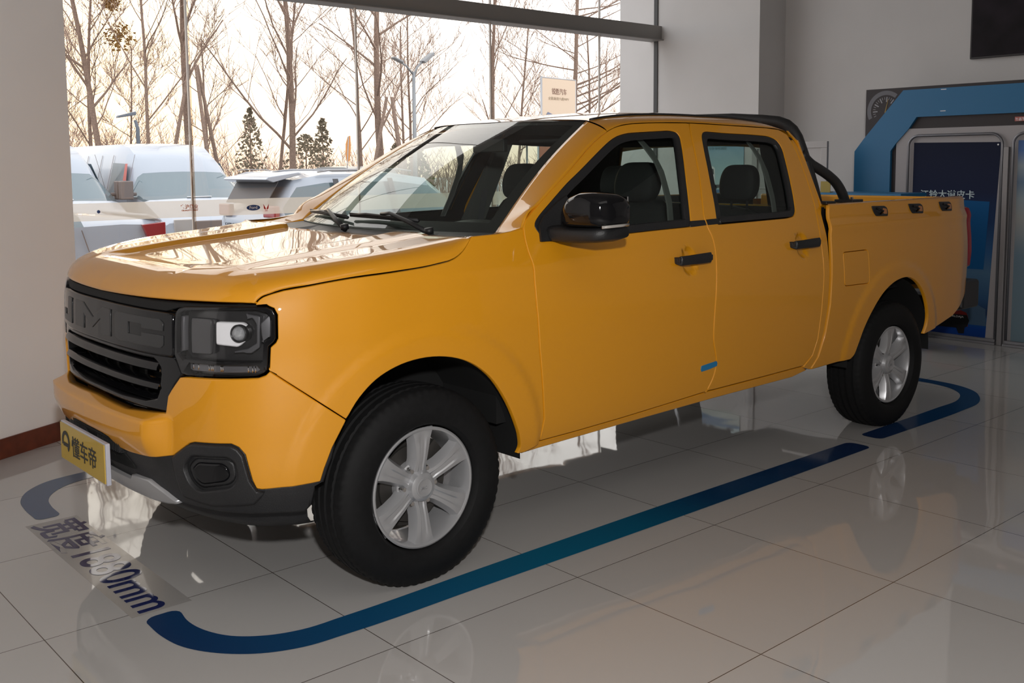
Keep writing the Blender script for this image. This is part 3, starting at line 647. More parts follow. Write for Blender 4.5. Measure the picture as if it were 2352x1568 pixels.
def door(name, loop, win, hx, hz, trims, trimpoly):
    res = panel(name, loop, PAINT, TR, holes=[win], mirror=True, bed=False, step=.022)
    tr = panel('window_trim', win, BLK, TR, off=-.002, holes=[off2(dens(win, .03), .03)], gap=-.001, thick=.022, mirror=True, bed=False, use=False, step=.03)
    ic = panel('door_card', loop, DARK, TR, off=-.036, holes=[off2(win, .018)], gap=.010, rimr=.001, thick=.004, mirror=True, bed=False, use=False, step=.06)
    gl = panel('window_glass', off2(dens(win, .03), .022), SIDEG, TR, off=-.018, gap=0, rimr=.0005, thick=.003, mirror=True, bed=False, use=False, step=.08)
    tp = panel('pillar_trim', trimpoly, TRIM, TR, off=-.055, gap=0, thick=.008, mirror=True, bed=False, use=False, step=.04)
    for d, a, b, c, e_ in zip(res, tr, gl, tp, ic):
        e_.parent = d; a.parent = d; b.parent = d; c.parent = d
        s = -1 if d is res[0] else 1
        h = MB(); y0 = S(hx, hz, .0, False, False)
        pts = [(hx-.118,.012,hz-.004),(hx-.105,.030,hz-.002),(hx-.06,.040,hz),(hx+.03,.043,hz+.002),(hx+.085,.040,hz+.003),(hx+.118,.014,hz+.003)]
        yb = abs(y0.y); n = 8; V = []
        for (x, dy, z) in pts:
            hh = .021 if abs(x-hx) < .11 else .012
            if x > hx+.02: hh = .023
            if x > hx+.11: hh = .013
            for j in range(n):
                q = 2*PI*j/n+PI/8; V.append(Vector((x, s*(yb+dy-.004+.010*math.cos(q)), z+hh*math.sin(q)*1.05)))
        F = [(i*n+j, i*n+(j+1) % n, (i+1)*n+(j+1) % n, (i+1)*n+j) for i in range(len(pts)-1) for j in range(n)]+[tuple(range(n)), tuple((len(pts)-1)*n+j for j in range(n))]
        h.add(V, F)
        for xx in (hx-.105, hx+.1): h.box((xx-.012, min(s*(yb-.006), s*(yb+.03)), hz-.011), (xx+.012, max(s*(yb-.006), s*(yb+.03)), hz+.013))
        h.build('door_handle', BLK, d, True, bevel=.002)
    return res
FD = door('front_door', front_loop, winF, 1.440, 1.069, None, [(1.40,1.20),(1.435,1.20),(1.47,1.32),(1.482,1.45),(1.46,1.54),(1.41,1.598),(1.365,1.61),(1.40,1.56),(1.44,1.49),(1.445,1.42),(1.43,1.30)])
RD = door('rear_door', rear_loop, winR, 2.315, 1.088, None, [(2.20,1.21),(2.235,1.21),(2.262,1.32),(2.28,1.44),(2.27,1.52),(2.23,1.585),(2.19,1.60),(2.22,1.55),(2.245,1.48),(2.235,1.40),(2.225,1.31)])
for dd_, lp_ in ((FD[0], [(1.478,1.203),(1.594,1.207),(1.590,1.231),(1.488,1.230)]), (RD[0], [(1.603,1.207),(1.690,1.209),(1.690,1.234),(1.600,1.232)])):
    panel('belt_moulding', lp_, BLK, dd_, off=.003, gap=0, thick=.006, bed=False, use=False, rimr=.0015)
# ---- blue masking tape on the front door edge
panel('door_edge_tape', [(1.512,.583),(1.57,.588),(1.618,.592),(1.626,.583),(1.624,.568),(1.57,.560),(1.516,.556),(1.510,.566)], mat('blue_tape', (.02,.20,.42), .5), TR, off=.0035, gap=0, thick=.0035, rimr=.001, bed=False)['label'] = 'piece of blue protective tape on the front door edge'
# ---- front fenders
hcut = [(-.623,1.051),(-.611,1.065),(-.565,1.083),(-.448,1.101),(-.296,1.118),(-.128,1.127),(.055,1.141),(.136,1.155),(.182,1.178),(.215,1.206),(.237,1.228)]
archF = [(-.335,.654),(-.286,.722),(-.225,.774),(-.151,.806),(-.052,.822),(.058,.815),(.165,.781),(.258,.718),(.334,.628),(.396,.524),(.430,.448),(.438,.411),(.428,.385)]
archF = smooth2(archF)
HC = smooth2(hcut, 3)
lampR = [(-.626,1.046),(-.585,1.044),(-.562,1.034),(-.552,1.015),(-.553,.94),(-.560,.927),(-.577,.913),(-.582,.84),(-.588,.829)]
fender = archF+[(.47,.384),(.545,.402),(.557,.504),(.538,.647),(.518,.787),(.502,.956),(.500,1.106),(.494,1.159),(.493,1.208),(.500,1.246),(.43,1.237),(.363,1.231)]+HC[::-1]+lampR+[(-.58,.836),(-.478,.761),(-.40,.703)]
panel('front_fender', fender, PAINT, TR, mirror=True, bed=False, step=.022)
# ---- rocker sill
sill = [(.545,.408),(.731,.411),(1.007,.42),(1.3,.434),(1.567,.447),(2.003,.453),(2.273,.458),(2.36,.459),(2.41,.436),(2.292,.416),(1.654,.408),(1.017,.393),(.553,.380),(.47,.376)]
panel('sill', sill, PAINT, TR, off=-.012, mirror=True, bed=False, gap=.0, thick=.06, use=False)
# ---- cab corner behind the rear door
cabs = [(2.512,1.60),(2.518,1.52),(2.512,1.40),(2.505,1.27),(2.49,1.18),(2.474,1.089),(2.480,.918),(2.471,.743),(2.454,.592),(2.422,.513),(2.36,.466),(2.36,.455),(2.413,.438),(2.467,.494),(2.505,.621),(2.528,.76),(2.533,.913),(2.532,1.04),(2.540,1.157),(2.548,1.30),(2.556,1.45),(2.555,1.56),(2.53,1.605)]
panel('cab_corner', cabs, PAINT, TR, mirror=True, bed=False, gap=.002, rimr=.002, thick=.03)
# ---- cargo bed side with wheel arch and fuel door opening
archR = [(2.790,.441),(2.820,.459),(2.843,.504),(2.891,.600),(2.965,.690),(3.060,.770),(3.160,.818),(3.259,.839),(3.345,.838),(3.438,.807),(3.526,.744),(3.589,.659),(3.618,.583),(3.614,.530),(3.590,.482)]
archR = smooth2(archR)
fuel = round_loop([(2.660,1.020),(2.905,1.020),(2.925,.842),(2.680,.846)], .022)
bedside = [(2.425,.433),(2.52,.436),(2.67,.440)]+archR+[(3.737,.503),(3.997,.549),(4.12,.60),(4.22,.66),(4.29,.76),(4.305,.85),(4.318,1.0),(4.315,1.13),(4.303,1.19),(4.28,1.232),(4.245,1.256),(4.19,1.266),(4.04,1.264),(3.436,1.269),(2.952,1.273),(2.566,1.270),(2.560,1.20),(2.556,1.04),(2.555,.913),(2.552,.761),(2.525,.621),(2.482,.500),(2.44,.452)]
bsl = panel('bed_side', bedside, PAINT, TR, holes=[fuel], mirror=True, bed=True, step=.025)
fd = panel('fuel_door', fuel, PAINT, bsl[0], off=.0005, bed=True, gap=.001, rimr=.002, step=.03)
# wide flared hem of the bed panel over the wheels is part of the shell shape; hooks below
HOOKM = mat('hook_orange_reflector', (.45,.16,.03), .35, 0, .5)
for (a, b) in ((2.977, 3.148), (3.385, 3.560), (3.765, 3.950)):
    lp = [(a,1.250),(b-.035,1.247),(b-.008,1.236),(b,1.212),(b-.008,1.191),(a+.04,1.195),(a+.022,1.215)]
    hp = panel('tie_down_hook', round_loop(lp, .008, 2), BLK, bsl[0], off=.006, gap=0, thick=.008, bed=True, step=.03)
    c = (a+b)/2
    panel('hook_pocket', round_loop([(c+.025,1.236),(b-.02,1.232),(b-.016,1.203),(c+.03,1.205)], .006, 2), HOOKM, hp, off=.0085, gap=0, thick=.002, bed=True, rimr=.001)
    h = MB(); p0 = S(a+.045, 1.236, .008, True); p1 = S(c-.002, 1.205, .008, True); pm = S((a+c)/2+.03, 1.222, .030, True)
    h.tube([p0, pm, p1], .006, 8).build('hook_bar', GLOSS, hp, True)
# ---- bed rails, liner, floor and tailgate
def bedrail():
    P = []
    xs = [2.575+(4.24-2.575)*i/50 for i in range(51)]
    for x in xs:
        e = S(x, 1.266, -.004, True)
        ins = [(0,-.012),(.003,.0),(.012,.006),(.05,.007),(.058,.003),(.060,-.02)]
        P.append([Vector((e.x, e.y+i, e.z+z)) for i, z in ins])
    return grid('bed_rail', P, PAINT, TR)
both(bedrail)
def liner():
    P = []
    for i in range(21):
        x = 2.575+(4.24-2.575)*i/20; e = S(x, 1.266, -.004, True)
        P.append([Vector((e.x, e.y+.058, 1.268)), Vector((e.x, e.y+.075, 1.262)), Vector((e.x, e.y+.105, 1.22)), Vector((e.x, e.y+.10, .80))])
    return grid('bed_liner', P, BLK, TR)
both(liner)
m = MB(); m.box((2.565,-.80,.76),(4.26,.80,.80)); m.box((2.565,-.86,.79),(2.60,.86,1.255)); m.build('bed_floor', BLK, TR, bevel=.004)
def gate(u, z, o): return S(u, z, o, True)
tg = MB(); tg.box((4.275,-.70,.66),(4.325,.70,1.262)); tgo = tg.build('tailgate', PAINT, TR, bevel=.012, seg=3)
m = MB(); m.box((4.318,-.12,1.10),(4.340,.12,1.16)); m.build('tailgate_handle', BLK, tgo, bevel=.004)
def tail():
    lp = [(4.318,1.195),(4.45,1.215),(4.56,1.19),(4.58,.86),(4.54,.815),(4.40,.80),(4.335,.83),(4.322,.92),(4.325,1.1)]
    return panel('tail_lamp', lp, REDL, TR, off=.040, gap=0, thick=.06, bed=True, step=.03, rimr=.012)
both(tail)
def bcorner():
    lp = [(4.30,.76),(4.325,.80),(4.60,.80),(4.62,1.255),(4.30,1.255),(4.325,1.225),(4.333,1.13),(4.333,1.0),(4.32,.86)]
    return panel('bed_corner', [(4.30,.70),(4.70,.70),(4.70,1.225),(4.30,1.225)], PAINT, TR, off=-.006, gap=0, bed=True, step=.03)
both(bcorner)
m = MB()
m.box((4.30,-.74,.52),(4.47,.74,.62)); m.box((4.20,-.86,.56),(4.43,-.70,.74)); m.box((4.20,.70,.56),(4.43,.86,.74))
m.build('rear_bumper', BLK, TR, bevel=.02, seg=3)
# ---- roof, pillars, windscreen
ZC = herm([(1.05,1.682),(1.2,1.706),(1.5,1.736),(1.9,1.744),(2.3,1.734),(2.45,1.708),(2.56,1.63)])
def Kp(x): return S(x, K(x), 0, False, False)
def Rz(x, y):
    k = Kp(max(x, 1.10)); a = min(1, abs(y)/abs(k.y)); return k.z+(ZC(x)-k.z)*(1-a**3.2)**(1/1.5)
def xt(y): return 1.165-.095*(1-min(1, abs(y)/.55)**2)+max(0, abs(y)-.55)*-.17
def yj(t, yk):
    a = abs(t)**.62 if False else math.sin(abs(t)*PI/2); return math.copysign(a*yk, t)
P = []
nj = 48
for i in range(41):
    s = i/40; row = []
    for j in range(nj+1):
        t = -1+2*j/nj
        xf = 1.14; k0 = Kp(1.14)
        y = yj(t, abs(k0.y)); x0 = xt(y); x = x0+(2.56-x0)*s
        yk = abs(Kp(x).y) if x > 1.10 else abs(k0.y); y = yj(t, yk)
        row.append(Vector((x, y, Rz(x, y))))
    P.append(row)
# rear turn-down
row = []
for p in P[-1]: row.append(Vector((2.575, p.y*.995, p.z-.05)))
P.append(row)
roof = grid('roof', P, PAINT, TR)
for e in (1, -1):
    c = MB(); pts = []
    for i in range(30):
        x = 1.175+(2.46-1.175)*i/29; y = .565*e; pts.append(Vector((x, y, Rz(x, y)+.0015)))
    c.tube(pts, .0075, 6).build('roof_ditch_strip', BLK, roof, True)
NW = 24
def wsb(t): return Vector((.475-.165*(1-t*t), .735*t, 1.224))
def wst(t): y = .553*t; return Vector((xt(y)-.004, y, Rz(xt(y), y)-.004))
def wsP(s, t, o=0):
    a = wsb(t); b = wst(t); p = a.lerp(b, s); n = Vector((-.52, 0, .85))
    return p+n*(.035*math.sin(PI*s)*(1-.3*t*t)+o)
grid('windshield', [[wsP(i/20, -1+2*j/NW) for j in range(NW+1)] for i in range(21)], AUTOG, TR)
fr = MB()
def strip(s0, s1, t0, t1, ns, ntt):
    V = [wsP(s0+(s1-s0)*i/ns, t0+(t1-t0)*j/ntt, -.005) for i in range(ns+1) for j in range(ntt+1)]
    fr.add(V, [(i*(ntt+1)+j, i*(ntt+1)+j+1, (i+1)*(ntt+1)+j+1, (i+1)*(ntt+1)+j) for i in range(ns) for j in range(ntt)])
strip(0, 1, .925, 1, 20, 3); strip(0, 1, -1, -.925, 20, 3); strip(0, .07, -.925, .925, 2, 20); strip(.955, 1, -.925, .925, 2, 20)
fr.build('windshield_border', BLK, TR, True)
def apillar():
    P = []
    base = [(.237,(.255,-.80,1.196)),(.30,(.315,-.785,1.199)),(.363,(.37,-.77,1.204)),(.43,(.425,-.752,1.213))]
    rows = []
    for u, wpt in base: rows.append((S(u, lin(u, [(.237,1.222),(.363,1.226),(.43,1.234),(.5,1.246)]), -.004, False), Vector(wpt)))
    n = 26
    for i in range(n+1):
        s = i/n; x = .498+(1.14-.498)*s
        a = Kp(x) if i else S(.5, 1.247, -.001, False)
        rows.append((a, wsP(s, -1.0, .0)))
    for a, b in rows:
        d = (b-a); nrm = Vector((-.45, -.72, .55)).normalized(); row = []
        for j in range(9):
            t = j/8; row.append(a.lerp(b, t)+nrm*((.007 if a.x > .5 else -.002)*math.sin(PI*t**.8)))
        row.append(b+Vector((.01, .012, -.02)))
        P.append([a+Vector((0, .012, -.012))]+row)
    return grid('pillar', P, PAINT, TR)
both(apillar)
def apillar_in():
    rows = []
    for i in range(27):
        s = i/26; x = .498+(1.14-.498)*s; a = Kp(x); b = wsP(s, -1.0, 0)
        rows.append([a+Vector((.0,.030,-.004)), a.lerp(b, .5)+Vector((.030,.032,-.024)), b+Vector((.028,.02,-.030))])
    return grid('pillar_lining', rows, DARK, TR)
both(apillar_in)
# cab back with window
m = MB()
m.ngon([(2.555,-.86,.80),(2.555,.86,.80),(2.555,.86,1.262),(2.555,-.86,1.262)], (.012,0,0))
m.ngon([(2.555,-.865,1.262),(2.555,-.56,1.262),(2.55,-.50,1.60),(2.55,-.72,1.60)], (.012,0,0)); m.ngon([(2.555,.56,1.262),(2.555,.865,1.262),(2.55,.72,1.60),(2.55,.50,1.60)], (.012,0,0))
m.ngon([(2.55,-.73,1.585),(2.55,.73,1.585),(2.55,.66,1.65),(2.55,-.66,1.65)], (.012,0,0))
m.build('cab_back', PAINT, TR)
obj('rear_window', [(2.553,-.58,1.255),(2.553,.58,1.255),(2.549,.52,1.60),(2.549,-.52,1.60)], [(0,3,2,1)], SIDEG, TR, False)
m = MB()
for s in (1, -1):
    m.ngon([(2.535,s*-.86,1.20),(2.535,s*-.56,1.262),(2.53,s*-.50,1.60),(2.53,s*-.70,1.60)], (.004,0,0))
m.ngon([(2.53,-.72,1.585),(2.53,.72,1.585),(2.53,.66,1.655),(2.53,-.66,1.655)], (.004,0,0)); m.build('rear_lining', DARK, TR)
def cpil():
    P = []
    for i in range(12):
        z = 1.19+(1.64-1.19)*i/11; P.append([S(2.36-.0*(z), z, -.045, False, False)+Vector((.10,0,0)), S(2.50, z, -.05, False, False), S(2.53, z, -.05, False, False)+Vector((0,.1,0))])
    return grid('pillar_lining', P, DARK, TR)
both(cpil)
# ---- bonnet
hb = [S(u, z, 0, False) for u, z in hcut]
Bc = spline([tuple(p) for p in hb], 10)
BLn = [0]
for a, b in zip(Bc, Bc[1:]): BLn.append(BLn[-1]+(b-a).length)
def Bs(s):
    L = s*BLn[-1]; i = min(max(bisect.bisect_right(BLn, L)-1, 0), len(Bc)-2); return Bc[i].lerp(Bc[i+1], (L-BLn[i])/(BLn[i+1]-BLn[i]))
HT = herm([(-.85,1.108),(-.7,1.134),(-.6,1.147),(-.33,1.177),(0,1.206),(.2,1.227)])
def Tz(x, y):
    a = abs(y); z = HT(x)
    fade = sm(-.72, -.50, x)
    z -= .020*(1-sm(.405, .43, a))*fade
    z += .004*(1-a/.9)*(1-fade)*2
    z -= .008*sm(.60, .64, a)*fade
    return z
lipc = [S(UC+(-.626-UC)*i/60, 1.044+.005*i/60, 0, False) for i in range(61)]
bpts = lipc+Bc[1:]
def hood_pt(s, t, dz=0):
    a = abs(t); u = UC+(-.626-UC)*a
    Lp = S(u, 1.044+.005*a, 0, False); L1 = S(-.626, 1.05, 0, False)
    e = hb[-1]; Rp = Vector((.205+.032*a*a, -abs(e.y)*a, 0)); R1 = Vector((.237, e.y, 0))
    B = Bs(s); c = B-(L1*(1-s)+R1*s)
    p = Lp*(1-s)+Rp*s+c*(a**3)
    q = Vector((p.x, -abs(p.y) if True else p.y))
    best = 9; zb = 1.05
    for i in range(len(bpts)-1):
        A = bpts[i]; D = bpts[i+1]; dx = D.x-A.x; dy = D.y-A.y; l2 = dx*dx+dy*dy
        if l2 < 1e-12: continue
        k = min(1, max(0, ((q.x-A.x)*dx+(q.y-A.y)*dy)/l2)); d = math.hypot(A.x+dx*k-q.x, A.y+dy*k-q.y)
        if d < best: best = d; zb = A.z+(D.z-A.z)*k
    wd = .17-.07*sm(-.6, -.2, q.x)
    z = Tz(q.x, q.y)
    if best < wd:
        r = 1-best/wd; z = z-(z-zb)*(1-math.sqrt(max(0, 1-r*r)))
    return Vector((q.x, math.copysign(abs(q.y), t), z+dz))
HP = []
ns = 56; ntt = 120
for i in range(ns+1):
    s = (i/ns)**1.7
    row = []
    for j in range(ntt+1):
        tau = -1+2*j/ntt; a = abs(tau); t = math.copysign(a if a < .6 else .6+.4*math.sin((a-.6)/.4*PI/2), tau)
        row.append(hood_pt(s, t))
    HP.append(row)
edge = [p+Vector((.012, 0, -.035)) for p in HP[-1]]; HP.append(edge)
low = [Vector((p.x+.012, p.y*.995, p.z-.004)) for p in HP[0]]; HP.insert(0, low)
hood = grid('bonnet', HP, PAINT, TR)
# dark strip between bonnet and grille, scuttle under the windscreen
def front_loop_sym(half):
    """half outline given from centre (u>=UC) -> full symmetrical outline"""
    return half+[(2*UC-u, z) for u, z in half[::-1] if abs(u-UC) > 1e-6]
panel('bonnet_seal', front_loop_sym([(UC,1.012),(-1.0,1.010),(-.94,1.026),(-.62,1.030),(-.62,1.045),(-1.0,1.040),(UC,1.040)]), DARK, TR, off=-.012, gap=0, bed=False, use=False, step=.05)
m = MB()
for i in range(24):
    t0 = -1+2*i/24; t1 = -1+2*(i+1)/24
    a = hood_pt(.985, t0); b = hood_pt(.985, t1)
    m.add([a+Vector((0,0,-.03)), b+Vector((0,0,-.03)), wsb(t1)+Vector((.01,0,-.006)), wsb(t0)+Vector((.01,0,-.006))], [(0,1,2,3)])
m.build('scuttle_panel', BLK, TR)
def wiper(y0, pts, arm):
    m = MB(); m.tube(pts, .0065, 8)
    P = [Vector(p) for p in pts]
    m.ngon([P[0]+Vector((0,0,-.008)), P[-1]+Vector((0,0,-.008)), P[-1]+Vector((-.004,0,.010)), P[0]+Vector((-.004,0,.010))], (-.004,0,0))
    o = m.build('wiper_blade', BLK, None, True)
    a = MB(); a.tube(arm, [.012, .010, .008, .006], 8); a.tube([arm[0], Vector(arm[0])+Vector((-.004,0,.022))], .018, 12)
    ao = a.build('wiper', BLK, TR, True); o.parent = ao
def wl(s, t, h): p = wsP(s, t); return p+Vector((-.52, 0, .85))*h
wiper(0, [wl(.035, -.52, .02), wl(.05, -.30, .022), wl(.06, -.05, .024), wl(.055, .12, .02)], [wl(-.05, -.66, .02), wl(-.0, -.5, .035), wl(.05, -.3, .042), wl(.06, -.2, .03)])
wiper(0, [wl(.035, .12, .02), wl(.05, .35, .022), wl(.06, .60, .024), wl(.055, .86, .02)], [wl(-.05, .02, .02), wl(-.0, .2, .035), wl(.05, .4, .042), wl(.06, .5, .03)])
# ---- front bumper (yellow), lower bumper (black), skid plate
top = [(UC,.668),(-1.195,.664),(-.996,.673),(-.981,.73),(-.961,.754),(-.917,.800),(-.88,.803),(-.721,.809),(-.618,.814),(-.594,.822),(-.58,.836),(-.478,.761),(-.40,.703),(-.335,.654)]
bot = [(-.384,.568),(-.412,.500),(-.425,.458),(-.534,.452),(-.618,.449),(-.636,.452),(-.648,.48),(-.669,.565),(-.69,.588),(-.715,.598),(-.86,.590),(-.885,.583),(-.963,.532),(-1.02,.522),(-1.088,.517),(-1.18,.512),(-1.245,.514),(-1.270,.522),(-1.302,.545),(-1.35,.551),(UC,.553)]
panel('front_bumper', front_loop_sym(top+bot), PAINT, TR, gap=.001, rimr=.004, bed=False, step=.0125, zcuts=(.6695,.6655,.6615,.6575,.6535,.6492,.6485))
lowtop = [(UC,.556)]+[(u, z+.004) for u, z in bot[::-1][1:]]
lowbot = [(-.440,.44),(-.452,.377),(-.475,.355),(-.58,.358),(-.757,.360),(-.867,.362),(-.96,.366),(-1.09,.356),(-1.36,.356),(UC,.356)]
panel('lower_bumper', front_loop_sym(lowtop+lowbot), BLK, TR, off=-.006, gap=0, rimr=.008, bed=False, step=.025)
# raised hexagonal surround of the fog lamp recess
def fogs():
    outer = [(-.963,.528),(-.89,.578),(-.865,.586),(-.715,.594),(-.692,.584),(-.673,.562),(-.652,.48),(-.632,.447),(-.60,.444),(-.645,.40),(-.80,.385),(-.92,.40)]
    inner = [(-.905,.505),(-.868,.548),(-.725,.556),(-.700,.540),(-.690,.49),(-.715,.455),(-.84,.430),(-.88,.455)]
    return panel('fog_lamp_surround', outer, BLK, TR, off=.010, holes=[round_loop(inner, .02)], gap=0, rimr=.008, thick=.05, bed=False)
both(fogs)
both(lambda: panel('fog_lamp_cover', round_loop([(-.895,.505),(-.862,.540),(-.73,.548),(-.708,.535),(-.700,.49),(-.722,.463),(-.835,.440),(-.87,.458)], .02), BLK, TR, off=-.004, gap=0, rimr=.010, bed=False))
both(lambda: panel('fog_lamp_blank', round_loop([(-.872,.502),(-.845,.527),(-.75,.533),(-.728,.52),(-.722,.492),(-.738,.474),(-.828,.455),(-.852,.468)], .012), GLOSS, TR, off=.002, gap=0, rimr=.010, bed=False))
skid = [(UC,.405),(-1.233,.405),(-1.21,.424),(-1.10,.426),(-1.02,.398),(-.953,.364),(-1.02,.352),(-1.10,.347),(-1.36,.345),(UC,.345)]
panel('skid_plate', front_loop_sym(skid), SILV, TR, off=.010, gap=0, rimr=.006, thick=.03, bed=False)
panel('plate_recess', front_loop_sym([(UC,.545),(-1.31,.540),(-1.255,.505),(-1.20,.44),(UC,.43)]), DARK, TR, off=-.002, gap=0, bed=False, thick=.01)
for s in (1, -1):
    m = MB(); p = S(UC, .5, .0, False); m.box((p.x-.002, min(s*.054, s*.25), .498), (p.x+.030, max(s*.054, s*.25), .503))
    for k in range(14):
        q = S(UC+s*(.06+k*.014), .52, .002, False); m.box((q.x-.004, q.y-.002, .500), (q.x+.02, q.y+.002, .546))
    m.build('bumper_mesh', BLK, TR)
def flap():
    P = []
    for i in range(30):
        u = UC+.15+(-.45-UC-.15)*i/29; a = S(u, .36, -.10, False); P.append([Vector((a.x, a.y, .372)), Vector((a.x+.01, a.y+.01, .30)), Vector((a.x+.03, a.y+.02, .272)), Vector((a.x+.06, a.y+.02, .275))])
    return grid('air_dam', P, BLK, TR)
both(flap)
# ---- number plate
PX = -.872
pl = MB(); pl.box((PX-.004,-.235,.386),(PX+.012,.235,.535)); plo = pl.build('number_plate', mat('white_plate_frame', (.55,.55,.62), .35), TR, bevel=.003)
pf = MB(); pf.box((PX-.0075,-.225,.392),(PX-.003,.232,.529)); pfo = pf.build('plate_face', mat('plate_yellow', (.60,.40,.06), .45, 0, .3), plo)
INK = mat('plate_ink', (.03,.03,.025), .5)
# rounded D emblem then three characters, read along -y
TM = frame((PX-.0085, .215, .418), (0,-1,0), (0,0,1))
em = MB()
arc_strip(em, .045, .045, .028, .042, -.9, PI+.35, 28, TM, sy=1.0)
em.box((.018,.028,0),(.070,.042,.0012), TM); em.build('emblem', INK, pfo)
text('plate_text', '懂车帝', .082, INK, pfo, TM @ Matrix.Translation((.108, .012, 0)), .0006, .0004, width=.255)
# ---- grille
panel('grille_backing', front_loop_sym([(UC,1.01),(-.93,1.01),(-.92,.80),(-.98,.66),(UC,.66)]), DARK, TR, off=-.09, gap=0, bed=False, use=False, step=.06)
gtop = front_loop_sym([(UC,1.010),(-1.03,1.008),(-.952,1.006),(-.947,.99),(-.946,.875),(-.955,.862),(-1.02,.860),(-1.35,.862),(UC,.862)])
gr = panel('grille', gtop, GLOSS, TR, off=-.002, gap=0, rimr=.008, thick=.05, bed=False, use=False, step=.03)
LET = mat('grille_letter', (.030,.030,.031), .35, 0, 0)
def letter(lp): panel('letter', lp, LET, gr, off=.0015, gap=0, rimr=.0015, thick=.004, bed=False, use=False, step=.02)
letter([(-1.868,.986),(-1.800,.986),(-1.800,.886),(-1.955,.886),(-1.972,.896),(-1.972,.932),(-1.925,.932),(-1.925,.912),(-1.868,.912)])
letter([(-1.743,.986),(-1.645,.986),(-1.532,.940),(-1.440,.986),(-1.361,.986),(-1.361,.888),(-1.455,.888),(-1.455,.945),(-1.542,.902),(-1.634,.945),(-1.634,.888),(-1.743,.888)])
letter([(-1.323,.978),(-1.31,.984),(-1.015,.984),(-.996,.974),(-.996,.945),(-1.122,.945),(-1.122,.958),(-1.215,.958),(-1.215,.918),(-1.122,.918),(-1.122,.931),(-.996,.931),(-.996,.897),(-1.01,.888),(-1.30,.886),(-1.323,.894)])
# lower grille frame and curved bars
gf_out = front_loop_sym([(UC,.864),(-1.02,.862),(-.950,.862),(-.935,.850),(-.912,.808),(-.95,.770),(-.975,.735),(-.990,.674),(-1.195,.668),(UC,.672)])
gf_in = front_loop_sym([(UC,.850),(-1.06,.848),(-1.035,.835),(-1.02,.80),(-1.035,.735),(-1.05,.712),(-1.12,.695),(-1.3,.688),(UC,.690)])
panel('grille_frame', gf_out, GLOSS, TR, off=-.006, holes=[gf_in], gap=0, rimr=.006, thick=.07, bed=False, use=False)
def bar(z0, z1, ue, prot, matl=GLOSS):
    P = []
    n = 60
    for i in range(n+1):
        u = ue+(2*UC-2*ue)*i/n; row = []
        for (o, z) in ((-.05, z0-.004), (prot-.006, z0), (prot, z0+.006), (prot-.002, (z0+z1)/2), (prot-.010, z1-.004), (prot-.018, z1), (-.05, z1+.002)):
            row.append(S(u, z, o, False, False))
        P.append(row)
    o = grid('grille_bar', P, matl, TR, flip=True); smooth_by_angle(o, .9)
bar(.806, .838, -1.03, .004); bar(.742, .768, -1.03, .002); bar(.700, .712, -1.05, -.012)
for k in range(-3, 4):
    u = UC+k*.125; p = S(u, .8, -.07, False, False); m = MB(); m.box((p.x, p.y-.012, .69), (p.x+.02, p.y+.012, .85)); m.build('grille_strut', BLK, TR)
for (du, z, wv) in ((.26,.787,.06),(.18,.722,.05),(.33,.725,.05),(.36,.80,.03)):
    p = S(UC+du, z, -.075, False, False); m = MB(); m.box((p.x, p.y-wv/2, z-.008), (p.x+.01, p.y+wv/2, z+.008)); m.build('radiator_support', PAINT, TR)
# ---- headlamps
lamp_loop = [(-.94,1.012),(-.93,1.026),(-.90,1.034),(-.823,1.038),(-.719,1.043),(-.626,1.043),(-.585,1.041),(-.564,1.032),(-.555,1.013),(-.556,.94),(-.563,.928),(-.580,.914),(-.585,.84),(-.592,.829),(-.62,.818),(-.721,.812),(-.88,.806),(-.912,.810),(-.93,.85),(-.944,.872)]
HLM = mat('lamp_black', (.022,.022,.023), .28, 0, .6)
HSG = mat('lamp_grey', (.10,.10,.105), .35, .3)
def cpy(o, parent):
    me = o.data.copy(); me.transform(Matrix.Diagonal((1, -1, 1, 1))); me.flip_normals()
    c = bpy.data.objects.new(o.name.split('.')[0], me); link(c, parent); return c
hl = panel('headlamp', lamp_loop, HLM, TR, off=-.050, gap=.002, thick=.02, bed=False, use=False, step=.03)
kids = []
kids.append(panel('lamp_bezel', lamp_loop, GLOSS, hl, off=-.003, holes=[[(-.925,1.005),(-.90,1.018),(-.72,1.030),(-.62,1.030),(-.585,1.02),(-.572,1.0),(-.575,.945),(-.60,.925),(-.604,.868),(-.62,.862),(-.90,.858),(-.915,.87),(-.928,.88)], [(-.895,.853),(-.605,.856),(-.605,.838),(-.625,.826),(-.72,.822),(-.88,.817),(-.898,.822)]], gap=.002, thick=.045, bed=False, use=False))
kids.append(panel('lamp_lens', off2(dens(lamp_loop, .03), .004), CLEAR, hl, off=.0005, gap=.001, thick=.004, bed=False, use=False, rimr=.001))
# signal strip with light segments
kids.append(panel('signal_lamp', [(-.893,.850),(-.607,.853),(-.607,.840),(-.627,.829),(-.72,.825),(-.88,.821),(-.893,.826)], mat('signal_grey', (.13,.13,.14), .25, .3, .5), hl, off=-.024, gap=0, bed=False, use=False))
for u in (-.875,-.852,-.805,-.795,-.788,-.755,-.748,-.655,-.640,-.630):
    a = S(u, .828, -.023, False, False); b = S(u, .849, -.023, False, False); m = MB(); m.tube([a, b], .0028, 6)
    kids.append(m.build('light_segment', CHROME, hl, True))
